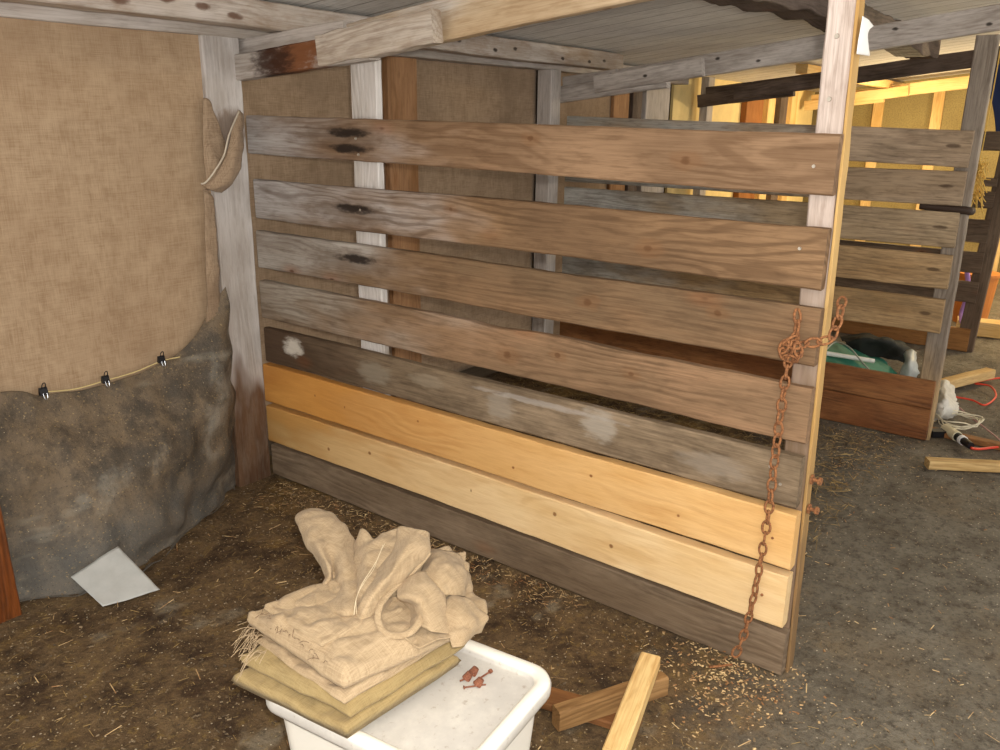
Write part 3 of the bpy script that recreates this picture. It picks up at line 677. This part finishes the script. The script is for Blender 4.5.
# ------------------------------------------------------------------ burlap pile on the bin
M_PA = burlap('olive tan burlap', 'a69268', '8e7a54', blot='846c44', blota=.35, scale=1.6)
M_PB = burlap('pale tan burlap', 'b8a284', '9c8668', blot='8e785a', blota=.45, scale=1.6)
def slab(q, z0, h, n=60, ro=.5, amp=.004, fs=22, seed=0, dome=.0, sag=0.0):
    """folded cloth: rounded slab over the ground quad q (4 xy), top wrinkled"""
    q = [Vector((p[0], p[1], 0)) for p in q]; V = []; Fs = []
    mz = 8
    def bl(u, v): return (q[0]*(1-u)+q[1]*u)*(1-v)+(q[3]*(1-u)+q[2]*u)*v
    top = []; botm = []
    for i in range(n+1):
        for j in range(n+1):
            u = i/n; v = j/n
            p = bl(u, v); c = bl(.5, .5)
            eu = min(u, 1-u)*(q[1]-q[0]).length; ev = min(v, 1-v)*(q[3]-q[0]).length; e = min(eu, ev)
            rad = h*ro; k = 1 if e > rad else sqrt(max(0, 1-(1-e/rad)**2))
            wv = amp*(noise.noise(Vector((p.x*fs, p.y*fs, seed)))+.6*noise.noise(Vector((p.x*fs*2.2, p.y*fs*2.2, seed+7)))+1.6*(abs(noise.noise(Vector((p.x*fs*.8+p.y*4, p.y*fs*.8, seed+9))))-.2))*2
            ed = .008*noise.noise(Vector((p.x*9, p.y*9, seed+3))) if e < rad else 0
            pd = (p-c)*(1+ed*6)+c
            und = .007*noise.noise(Vector((p.x*11, p.y*11, seed*1.7)))+.003*noise.noise(Vector((p.x*28, p.y*28, seed)))
            hh = h*(1+.35*noise.noise(Vector((p.x*13, p.y*13, seed+20)))); zc_ = z0+h/2+(und if seed > 1 else 0)
            over = max(0, sag)*max(0, (1-u*2.2))**2 if sag else 0
            top.append(Vector((pd.x, pd.y, zc_+k*(hh/2)+wv*k+dome*sin(pi*u)*sin(pi*v)-over)))
            botm.append(Vector((pd.x, pd.y, zc_-k*(h/2)*.98-over)))
    W = n+1; T = len(top); V = top+botm
    for i in range(n):
        for j in range(n):
            a = i*W+j; Fs.append((a, a+1, a+W+1, a+W)); Fs.append((T+a+W, T+a+W+1, T+a+1, T+a))
    for i in range(n):
        Fs.append((i*W, i*W+W, T+i*W+W, T+i*W)); Fs.append((i*W+n, T+i*W+n, T+i*W+W+n, i*W+W+n))
        Fs.append((i, T+i, T+i+1, i+1)); k_ = n*W+i; Fs.append((k_, k_+1, T+k_+1, T+k_))
    return V, Fs
def quad(pix, z): return [tuple(at(x, y, 'z', z))[:2] for x, y in pix]
# lower folded sheet
qa = quad(((232, 682), (347, 738), (462, 662), (345, 612)), .312)
m_ = MB().add(slab(qa, .3005, .030, ro=.5, amp=.003, fs=14, seed=1))
qa2 = quad(((240, 660), (350, 716), (468, 642), (352, 600)), .345)
m_.add(slab(qa2, .327, .036, ro=.5, amp=.004, fs=14, seed=2))
LOW = tag(m_.build('folded_burlap', M_PA, smooth=True), 'folded olive-tan burlap sheet lying directly on the white bin', 'burlap', 'burlap pile on the bin')
# middle folded sheet
qb = quad(((254, 642), (344, 702), (464, 632), (360, 588)), .370)
m_ = MB().add(slab(qb, .360, .020, ro=.5, amp=.003, seed=3))
qb2 = quad(((245, 620), (343, 684), (484, 622), (372, 572)), .405)
m_.add(slab(qb2, .376, .058, ro=.62, amp=.006, fs=15, seed=4, dome=.004))
qb3 = quad(((262, 606), (322, 645), (404, 610), (352, 575)), .438)
m_.add(slab(qb3, .426, .018, ro=.5, amp=.003, seed=6))
MIDL = tag(m_.build('folded_burlap', M_PB, smooth=True), 'thick folded pale burlap sheet with frayed edge, middle of the pile', 'burlap', 'burlap pile on the bin')
th = MB(); tk = MB()
for k in range(46):
    t = random.random(); bx = 246+(270-246)*random.random()*.8; by = 618+random.random()*40
    p = at(bx+4, by, 'z', .39+random.uniform(-.03, .015)); d = Vector((random.uniform(-.05, -.01), random.uniform(.01, .05)*-1+.03, random.uniform(-.05, .01)))
    th.add(tubev([p, p+d*.5+Vector((0, 0, random.uniform(0, .012))), p+d], .0007, 4, 4))
for k in range(60):
    t = random.random(); bx = 262+(330-262)*t; by = 612+(668-612)*t
    p = at(bx, by, 'z', .428); d = Vector((random.uniform(-.02, .02), random.uniform(-.02, .02), random.uniform(-.01, .008)))
    (th if k % 2 else tk).add(tubev([p, p+d*.5+Vector((0, 0, .004)), p+d], .0006, 4, 3))
th.build('frayed_threads', M_PB, MIDL)['kind'] = 'stuff'
tk.build('hem_threads', plain('dark hem thread', '6e5844', .9), MIDL)['kind'] = 'stuff'
# crumpled sheet on top
def Z(px, py, z): return at(px, py, 'z', z)
CR = MB()
def sheet(rows, nu=26, nv=26, amp=.003, seed=0, thick=.003): CR.add(loft([[Z(*p) for p in r_] for r_ in rows], int(nu*1.3), int(nv*1.3), thick, amp, 20, seed, 2.2))
# upright ear
sheet([[(300, 528, .455), (296, 517, .475), (303, 510, .49), (316, 508, .495), (330, 512, .49), (338, 521, .475), (334, 530, .455)],
       [(306, 540, .45), (299, 528, .475), (307, 520, .495), (321, 519, .50), (337, 522, .495), (350, 534, .475), (350, 545, .45)],
       [(316, 556, .44), (311, 550, .455), (318, 545, .485), (329, 547, .475), (342, 541, .485), (353, 542, .47), (357, 552, .45)],
       [(326, 578, .43), (326, 575, .44), (330, 572, .462), (334, 577, .44), (344, 570, .47), (354, 566, .465), (360, 570, .44)],
       [(303, 597, .415), (312, 592, .43), (322, 588, .445), (333, 585, .43), (344, 594, .455), (355, 592, .46), (362, 594, .44)],
       [(276, 604, .42), (290, 603, .437), (306, 606, .447), (322, 606, .435), (338, 611, .45), (352, 612, .452), (362, 610, .44)],
       [(272, 608, .42), (290, 611, .424), (306, 615, .43), (322, 618, .425), (338, 618, .43), (352, 617, .43), (362, 614, .43)]], 44, 40, .002, 11)
# broad drape under the folds
sheet([[(350, 575, .44), (380, 560, .46), (410, 552, .48), (440, 548, .47), (462, 556, .43)],
       [(345, 600, .43), (375, 592, .448), (405, 588, .44), (440, 580, .465), (474, 590, .42)],
       [(345, 618, .428), (372, 614, .432), (402, 614, .418), (438, 608, .445), (486, 614, .415)],
       [(350, 632, .420), (380, 638, .43), (410, 642, .43), (440, 642, .425), (482, 628, .405)]], 40, 50, .006, 14)
# flap behind the cone, with seam
sheet([[(354, 542, .47), (362, 530, .50), (374, 538, .50), (386, 532, .515), (402, 529, .53)],
       [(353, 560, .46), (364, 555, .49), (376, 553, .50), (388, 548, .51), (400, 545, .52)],
       [(353, 585, .45), (362, 580, .475), (372, 575, .485), (382, 568, .49), (392, 562, .50)],
       [(354, 608, .44), (360, 604, .455), (366, 600, .465), (374, 592, .47), (384, 585, .475)]], 26, 26, .003, 21)
# the cone fold
sheet([[(400, 545, .515), (399, 529, .545), (409, 528, .555), (419, 530, .555), (429, 534, .54), (427, 548, .50)],
       [(388, 560, .50), (396, 549, .53), (407, 545, .55), (418, 547, .545), (429, 552, .52), (420, 562, .485)],
       [(374, 578, .48), (386, 567, .51), (397, 564, .53), (407, 565, .52), (415, 570, .495), (404, 576, .465)],
       [(362, 598, .46), (371, 588, .485), (380, 586, .50), (388, 587, .49), (395, 591, .47), (386, 594, .45)],
       [(355, 618, .44), (361, 609, .455), (367, 606, .465), (373, 606, .46), (377, 609, .45), (370, 612, .44)],
       [(353, 630, .428), (356, 627, .432), (359, 625, .434), (361, 626, .433), (362, 628, .430), (360, 630, .428)]], 40, 30, .002, 31)
# rolled edge running down to the loop
CR.add(tubev([Z(429, 552, .52), Z(418, 566, .50), Z(404, 580, .485), Z(390, 593, .475), Z(380, 606, .465), Z(378, 620, .45), Z(384, 632, .44), Z(396, 636, .438), Z(409, 633, .44), Z(418, 624, .45), Z(423, 610, .46), Z(420, 598, .466)], .0075, 10, 8, flat=.6))
# dished inside of the loop
sheet([[(384, 603, .462), (392, 597, .455), (402, 597, .455), (414, 602, .464)], [(381, 614, .448), (391, 612, .424), (404, 611, .424), (418, 613, .452)],
       [(383, 625, .440), (392, 625, .420), (404, 625, .420), (416, 622, .446)], [(388, 634, .438), (394, 635, .428), (403, 634, .430), (412, 629, .442)]], 18, 18, .001, 5)
# bulge above loop
sheet([[(402, 583, .475), (412, 576, .495), (424, 572, .495), (436, 580, .475)], [(397, 596, .482), (412, 595, .495), (430, 590, .49), (443, 596, .465)],
       [(414, 606, .462), (424, 606, .478), (436, 606, .470), (448, 612, .45)], [(420, 626, .445), (428, 630, .448), (438, 632, .442), (452, 634, .425)]], 22, 22, .002, 8)
# right lobe
sheet([[(424, 552, .47), (434, 549, .485), (446, 550, .485), (458, 556, .465), (462, 562, .44)],
       [(422, 566, .48), (434, 562, .505), (447, 563, .505), (462, 568, .48), (469, 574, .44)],
       [(426, 582, .475), (437, 578, .495), (450, 578, .49), (464, 582, .465), (471, 584, .43)],
       [(434, 596, .455), (444, 595, .465), (454, 595, .46), (462, 596, .445), (468, 597, .425)]], 26, 26, .003, 41)
# right hand corner
sheet([[(440, 600, .45), (452, 594, .46), (464, 598, .455), (476, 606, .44)],
       [(442, 615, .445), (455, 610, .455), (470, 611, .448), (488, 616, .425)],
       [(448, 632, .43), (460, 630, .435), (472, 628, .43), (485, 624, .415)],
       [(452, 648, .41), (462, 646, .41), (470, 640, .408), (480, 632, .40)]], 22, 22, .003, 51)
TOPB = tag(CR.build('crumpled_burlap', M_PB, smooth=True), 'crumpled pale burlap with loops and an upright flap topping the pile', 'burlap', 'burlap pile on the bin')
sm = MB(); pts = [Z(383, 545, .525), Z(378, 558, .512), Z(371, 570, .50), Z(362, 584, .487), Z(356, 600, .47), Z(354, 615, .452)]
sm.add(tubev(pts, .0008, 5, 10)); sm.add(tubev([p+Vector((.005, .004*sin(i*2), .001)) for i, p in enumerate(pts)], .0006, 5, 10))
sm.build('seam_thread', plain('pale seam thread', 'd8c8aa', .9), TOPB)

# ------------------------------------------------------------------ sheet of paper
pq = [at(71, 578, 'z', .065), at(118, 547, 'z', .11), at(160, 591, 'z', .008), at(103, 608, 'z', .008)]
rows = [[pq[0].lerp(pq[1], v)*(1-u)+pq[3].lerp(pq[2], v)*u+Vector((0, 0, .003+.002*sin(3*v+2*u)**2)) for v in (0, .25, .5, .75, 1)] for u in (0, .33, .66, 1)]
vf = loft(rows, 14, 16, .0012, .001, 25, 2)
M_PAP = plain('grey damp paper', 'b2b3b0', .6, var=.25, vs=12)
tag(mesh('paper_sheet', vf[0], vf[1], M_PAP, smooth=True), 'grey-white paper sheet on the dirt in front of the netting', 'paper')

# ------------------------------------------------------------------ wood offcuts by the bin
MO1 = wood('weathered offcut', 'b08a5c', '8e6c44', dark='5a3c20', grain=.4, dirt=.3, dirtc='7a5a38')
MO2 = wood('fresh offcut', 'e8c88c', 'd2a866', dark='b07c3c', grain=.3, knots=.2)
MO3 = wood('reddish offcut', '96683e', '7c5230', dark='4a2c14', grain=.4, dirt=.2)
def offcut(name, a, b, w, t, m, label, z0, z1, up=(0, 0, 1), **k):
    o = plank(name, (a[0], a[1], z0), (b[0], b[1], z1), w, t, m, up=up, wob=.001, **k); return tag(o, label, 'offcut', 'timber offcuts beside the bin')
a = at(520, 690, 'z', .012); b = at(640, 725, 'z', .012)
offcut('wood_offcut', a, b, .07, .022, MO3, 'reddish-brown offcut lying flat beneath the other two beside the bin', .012, .012, up=(0, 1, 0))
a = at(556, 720, 'z', .048); b = at(664, 684, 'z', .048)
offcut('wood_offcut', a, b, .055, .036, MO1, 'short weathered block lying across the reddish offcut', .0515, .051)
a = at(612, 772, 'z', .045); b = at(650, 665, 'z', .09)
offcut('wood_offcut', a, b, .048, .05, MO2, 'pale fresh offcut leaning over the short weathered block', .080, .105, taper=(1.1, .75))
# ------------------------------------------------------------------ clutter by the second partition's end
MO4 = wood('pale strip', 'd8ba84', 'bf9a60', dark='8a6434', grain=.3)
def bit(name, pix, z, w, t, m, label, up=(0, 0, 1), cat='offcut', grp='timber strips by the second partition'):
    a = at(*pix[0], 'z', z); b = at(*pix[1], 'z', z)
    return tag(plank(name, a, b, w, t, m, up=up, wob=.001), label, cat, grp)
bit('wood_strip', ((927, 463), (1010, 467)), .022, .038, .055, MO4, 'pale strip lying in the open aisle nearest the viewer')
bit('wood_strip', ((930, 388), (990, 373)), .05, .05, .06, MO4, 'thick pale stick lying behind the white rag')
bit('wood_strip', ((905, 425), (1008, 448)), .014, .028, .05, MO3, 'brown strip lying under the cables')
M_RAG = plain('dirty white cloth', 'd6d2c8', .85, var=.45, vs=14)
V0 = lambda px, py, z: at(px, py, 'z', z)
vf = loft([[V0(936, 378, .10), V0(945, 380, .11), V0(955, 392, .05)], [V0(935, 392, .09), V0(945, 394, .13), V0(956, 400, .06)], [V0(932, 406, .05), V0(944, 408, .09), V0(957, 410, .04)], [V0(930, 420, .012), V0(942, 420, .02), V0(953, 418, .012)]], 20, 16, .003, .012, 22, 4)
tag(mesh('white_rag', vf[0], vf[1], M_RAG, smooth=True), 'dirty white rag heaped against the second partition post', 'rag')
M_CBL = plain('cream cable', 'd4ccb4', .5); cb = MB(); pts = []
c0 = V0(957, 424, .02)
for i in range(40):
    a = i*.75; rr_ = .07+.05*random.random(); pts.append(c0+Vector((cos(a)*rr_*1.2, sin(a)*rr_, .008+.03*random.random())))
vf = tubev(pts, .003, 6, 5); tag(mesh('cream_cable', vf[0], vf[1], M_CBL, smooth=True), 'loose coil of thin cream cable beside the white rag', 'cable')
a = V0(945, 428, .03); b = V0(974, 448, .03)
H = empty('extension_lead_plug', (a.x, a.y, 0), 'cream and black cable connector on the aisle floor', 'connector')
d = (b-a)
vf = cylv(a, a+d*.45, .022, .024, 14); mesh('socket', vf[0], vf[1], plain('cream socket plastic', 'cfc6a8', .5), H, smooth=False)
vf = cylv(a+d*.45, a+d*.9, .02, .016, 14); mesh('plug', vf[0], vf[1], M_BLK, H)
vf = cylv(a+d*.58, a+d*.66, .0215, .0215, 14); mesh('collar', vf[0], vf[1], plain('white collar', 'e0e0e0', .5), H)
m_ = MB().add(boxv(V0(940, 433, .018), (.09, .045, .03), Matrix.Rotation(radians(-50), 3, 'Z'))); tag(m_.build('black_block', M_BLK), 'small black plastic block next to the cable connector', 'block')
M_RED = plain('red cable', 'd8402a', .5)
vf = tubev([b+Vector((-.01, .01, 0)), V0(980, 449, .02), V0(1000, 447, .015), V0(1030, 448, .015)], .006, 8, 8); tag(mesh('red_cable', vf[0], vf[1], M_RED, smooth=True), 'orange-red lead running from the connector across the floor', 'cable')
vf = tubev([V0(955, 397, .02), V0(972, 400, .02), V0(985, 405, .02), V0(996, 396, .02), V0(990, 386, .03), V0(975, 383, .02), V0(1003, 378, .02), V0(1030, 385, .02)], .005, 8, 8)
tag(mesh('red_cable', vf[0], vf[1], M_RED, smooth=True), 'thin red lead curling on the dark floor behind the rag', 'cable')
vf = tubev([V0(950, 400, .05), V0(968, 415, .03), V0(985, 428, .02), V0(1000, 440, .015)], .004, 8, 8)
tag(mesh('pink_cable', vf[0], vf[1], plain('dull pink cable', 'b48a84', .5), smooth=True), 'dull pink lead running past the cream coil', 'cable')

# green sheet, white tube, wire, black cloth behind the second partition's gap
GX = 2.75
def G(px, py, z): return at(px, py, 'z', z)
vf = loft([[G(800, 340, .20), G(825, 338, .20), G(850, 350, .16), G(885, 362, .08)], [G(800, 358, .22), G(830, 355, .22), G(862, 362, .18), G(893, 370, .08)], [G(800, 385, .16), G(830, 385, .16), G(865, 385, .12), G(895, 385, .04)], [G(800, 410, .01), G(830, 408, .01), G(865, 405, .01), G(890, 398, .01)]], 24, 24, .004, .01, 12, 2)
tag(mesh('green_tarpaulin', [Vector((max(v.x, 2.20+.3*max(0, v.y+1.9)*0), v.y, v.z)) for v in vf[0]], vf[1], plain('green tarpaulin', '1c6a56', .7, var=.3, vs=9), smooth=True), 'green tarpaulin bundled on the floor behind the second partition', 'tarpaulin')
vf = cylv(G(818, 352, .245), G(874, 361, .205), .012, .012, 12); tag(mesh('white_tube', vf[0], vf[1], plain('white plastic tube', 'dcdcd4', .4)), 'thin white tube resting on the green tarpaulin', 'tube')
vf = tubev([G(826, 350, .25), G(836, 342, .27), G(850, 348, .27), G(862, 362, .23), G(874, 375, .19)], .004, 6, 8)
tag(mesh('grey_wire', vf[0], vf[1], plain('grey wire', 'a0a8a0', .4), smooth=True), 'looped grey wire standing up over the green tarpaulin', 'wire')
vf = loft([[G(840, 338, .18), G(860, 335, .20), G(888, 340, .18), G(910, 346, .12)], [G(845, 342, .20), G(865, 338, .24), G(890, 342, .22), G(912, 350, .12)], [G(850, 356, .1), G(870, 356, .12), G(892, 360, .08), G(915, 366, .03)]], 20, 20, .004, .012, 12, 6)
tag(mesh('black_sack', vf[0], vf[1], plain('black cloth', '22241f', .8, var=.4), smooth=True), 'dark cloth sack heaped behind the green tarpaulin', 'sack')
vf = loft([[G(905, 352, .16), G(911, 349, .18), G(917, 352, .16)], [G(902, 365, .12), G(910, 362, .15), G(918, 366, .12)], [G(898, 384, .01), G(908, 384, .03), G(918, 384, .01)]], 12, 12, .004, .01, 18, 6)
tag(mesh('plastic_bag', vf[0], vf[1], plain('milky plastic', 'b4b8b4', .45, var=.3), smooth=True), 'milky plastic bag inside the gap beside second partition post', 'bag')

# white tag on the end post, strap and twine round second post
TP = lambda px, py, y: at(px, py, 'y', y)
vf = loft([[TP(862, 16, -2.088), TP(868, 20, -2.09), TP(874, 26, -2.092)], [TP(860, 32, -2.086), TP(864, 32, -2.09), TP(868, 33, -2.092)], [TP(857, 54, -2.086), TP(863, 55, -2.088), TP(870, 56, -2.09)]], 12, 8, .001, .001, 20, 1)
tag(mesh('white_tag', vf[0], vf[1], plain('white paper tag', 'f2f2f0', .6, var=.05), smooth=True), 'white paper tag hooked on the nearest end post', 'tag')
vf = tubev([(2.125, -1.84, 1.052), (2.12, -1.90, 1.05), (2.118, -2.02, 1.045), (2.14, -2.037, 1.04), (2.175, -2.035, 1.04), (2.19, -1.98, 1.045)], .013, 8, 8, flat=1.3)
tag(mesh('dark_strap', vf[0], vf[1], plain('dark leather strap', '3a2a20', .7), smooth=True), 'dark strap wrapped round the second partition post', 'strap')
tw = MB(); c = Vector((2.9, -1.925, 1.13))
for k in range(160):
    a = random.uniform(0, 2*pi); p = c+Vector((random.gauss(0, .03), random.gauss(0, .018), random.uniform(-.10, .10)))
    d = Vector((random.gauss(0, .02), random.gauss(0, .02), random.uniform(-.08, .02)))
    tw.add(tubev([p, p+d*.5+Vector((random.gauss(0, .008), 0, 0)), p+d], .0028, 4, 2))
tw.add(tubev([(2.9, -1.925, 1.20), (2.9, -1.93, 1.5), (2.9, -1.93, 1.98)], .003, 5, 5))
tag(tw.build('straw_wisp', plain('golden straw', 'dcb45c', .8, var=.4)), 'golden wisp of straw hanging beyond the second partition post', 'straw')
# chain on the third post, purple strap beyond; tub added for the orange glow of lit wood
vf = tubev([at(966, 262, 'x', 4.45), at(968, 285, 'x', 4.45), at(966, 300, 'x', 4.45), at(962, 312, 'x', 4.45), at(962, 322, 'x', 4.4), at(970, 327, 'x', 4.35)], .016, 8, 8, flat=.5)
tag(mesh('purple_strap', vf[0], vf[1], plain('purple webbing', 'a884c8', .6), smooth=True), 'purple strap hanging in the lamplit bay behind third partition', 'strap')
m_ = MB(); m_.add(cylv((4.9, -1.74, 0), (4.9, -1.74, .36), .11, .14, 24)); m_.add(cylv((4.9, -1.74, .345), (4.9, -1.74, .365), .15, .15, 24))
tag(m_.build('orange_glow_tub', plain('lamplit wood orange', 'c07838', .5)), 'added orange tub standing in for the glow of lamplit wood', 'tub')
tag(plank('pale_block', (4.5, -1.72, .05), (4.55, -2.0, .05), .10, .15, M_STUD), 'pale timber block on floor behind the third partition', 'block')
vf = loft([[at(983, 60, 'x', 4.1), at(1004, 60, 'x', 4.1)], [at(988, 90, 'x', 4.12), at(1005, 90, 'x', 4.12)], [at(994, 112, 'x', 4.12), at(1006, 112, 'x', 4.12)], [at(997, 150, 'x', 4.12), at(1007, 150, 'x', 4.12)]], 16, 8, .02, .01, 8, 1)
tag(mesh('navy_cloth', vf[0], vf[1], plain('navy cloth', '2c3a66', .85), smooth=True), 'navy cloth hanging at the frame edge beyond second partition', 'cloth')

# ------------------------------------------------------------------ litter
def litter(name, n, region, zr, ln, wd, mat, label, cat):
    V = []; Fs = []
    for k in range(n):
        x, y = region(); z = fz(x, y)+random.uniform(0, zr); a = random.uniform(0, 2*pi); L = random.uniform(*ln); w = random.uniform(*wd)
        t = random.uniform(-.25, .25)
        d = Vector((cos(a), sin(a), t))*L/2; s = Vector((-sin(a), cos(a), random.uniform(-.4, .4)))*w/2; c = Vector((x, y, z+abs(d.z)))
        b = len(V); th_ = Vector((0, 0, w*.4))
        V += [c-d-s, c-d+s, c+d+s, c+d-s, c-d+th_, c+d+th_]
        Fs += [(b, b+3, b+5, b+4), (b+1, b+4, b+5, b+2), (b, b+1, b+2, b+3), (b, b+4, b+1), (b+3, b+2, b+5)]
    o = mesh(name, V, Fs, mat); tag(o, label, cat, kind='stuff'); return o
def reg(x0, x1, y0, y1):
    return lambda: (random.uniform(x0, x1), random.uniform(y0, y1))
def gaus(cx, cy, sx_, sy_): return lambda: (random.gauss(cx, sx_), random.gauss(cy, sy_))
def strawm(name, a, b):
    g = N(name); v = g.new('ShaderNodeTexWhiteNoise', noise_dimensions='3D')
    sn = g.new('ShaderNodeVectorMath', operation='SNAP'); g.l(g.coords(rnd=False), sn.inputs[0]); sn.inputs[1].default_value = (.03, .03, .03); g.l(sn.outputs[0], v.inputs['Vector'])
    g.l(g.mix(v.outputs['Value'], lin(a), lin(b)), g.b.inputs['Base Color']); g.b.inputs['Roughness'].default_value = .8; return g.m
M_STR = strawm('dull straw', 'a88c58', '4e3c26'); M_CHIP = strawm('wood chips', 'd8bc8a', '8a5c34'); M_CRUMB = strawm('earth crumbs', '8a765a', '3e3224')
litter('straw_litter', 3200, reg(-1.9, -.02, -2.6, .0), .003, (.006, .028), (.0008, .002), M_STR, 'dull straw bits strewn over the near pen floor', 'straw')
litter('pale_straw_bits', 260, reg(-1.9, .5, -2.8, .0), .008, (.010, .05), (.0015, .003), M_CHIP, 'scattered pale straw bits on the dark floor', 'straw')
litter('straw_bedding', 4200, reg(.1, 2.0, -1.95, -.0), .02, (.02, .08), (.0015, .004), M_STR, 'straw bedding between the first two partitions', 'straw')
def foot():
    y = -random.uniform(.1, 1.5); return (-abs(random.gauss(.02, .10))*(1.2-.4*abs(y))-.01, y)
litter('chaff_drift', 750, foot, .005, (.004, .022), (.001, .0025), M_CHIP, 'pale chaff drifted along the foot of the nearest partition', 'chaff')
litter('wood_chips', 620, gaus(-.09, -1.99, .10, .09), .008, (.003, .011), (.002, .006), M_CHIP, 'pale wood chips heaped round the end post foot', 'chips')
litter('aisle_chips', 420, reg(.1, 3.2, -3.0, -1.6), .004, (.004, .02), (.001, .004), M_CHIP, 'sparse pale chips on the grey aisle floor', 'chips')
litter('golden_chaff', 600, gaus(1.7, -1.8, .28, .16), .004, (.004, .012), (.0015, .003), M_CHIP, 'golden chaff on floor before the second partition', 'chaff')
litter('earth_crumbs', 4000, reg(-1.9, .3, -2.8, .0), .004, (.004, .011), (.002, .006), M_CRUMB, 'dark earth crumbs covering the pen floor', 'earth')

# ------------------------------------------------------------------ light
w = bpy.data.worlds.new('daylight'); SC.world = w; w.use_nodes = True
w.node_tree.nodes['Background'].inputs[0].default_value = (1.0, .97, .92, 1); w.node_tree.nodes['Background'].inputs[1].default_value = 1.5
def light(name, ty, loc, e, col, size=.02, rot=None):
    l = bpy.data.lights.new(name, ty); l.energy = e; l.color = col
    if ty == 'AREA': l.size = size
    else: l.shadow_soft_size = size
    o = bpy.data.objects.new(name, l); o.location = loc
    if rot: o.rotation_euler = rot
    COL.objects.link(o); return o
fl = CAM+RT*.045+UP*.045
light('camera_flash', 'POINT', fl, 112, (1.0, .95, .87), .018)
light('barn_lamp', 'POINT', (5.3, -2.75, 1.45), 85, (1.0, .77, .42), .05)
light('work_lamp', 'POINT', (5.6, -.9, 1.25), 38, (1.0, .77, .42), .05)

SC.view_settings.view_transform = 'Standard'; SC.view_settings.look = 'None'; SC.view_settings.gamma = 1
SC.view_settings.use_curve_mapping = False; SC.view_settings.exposure = 0.22
bpy.context.view_layer.update()
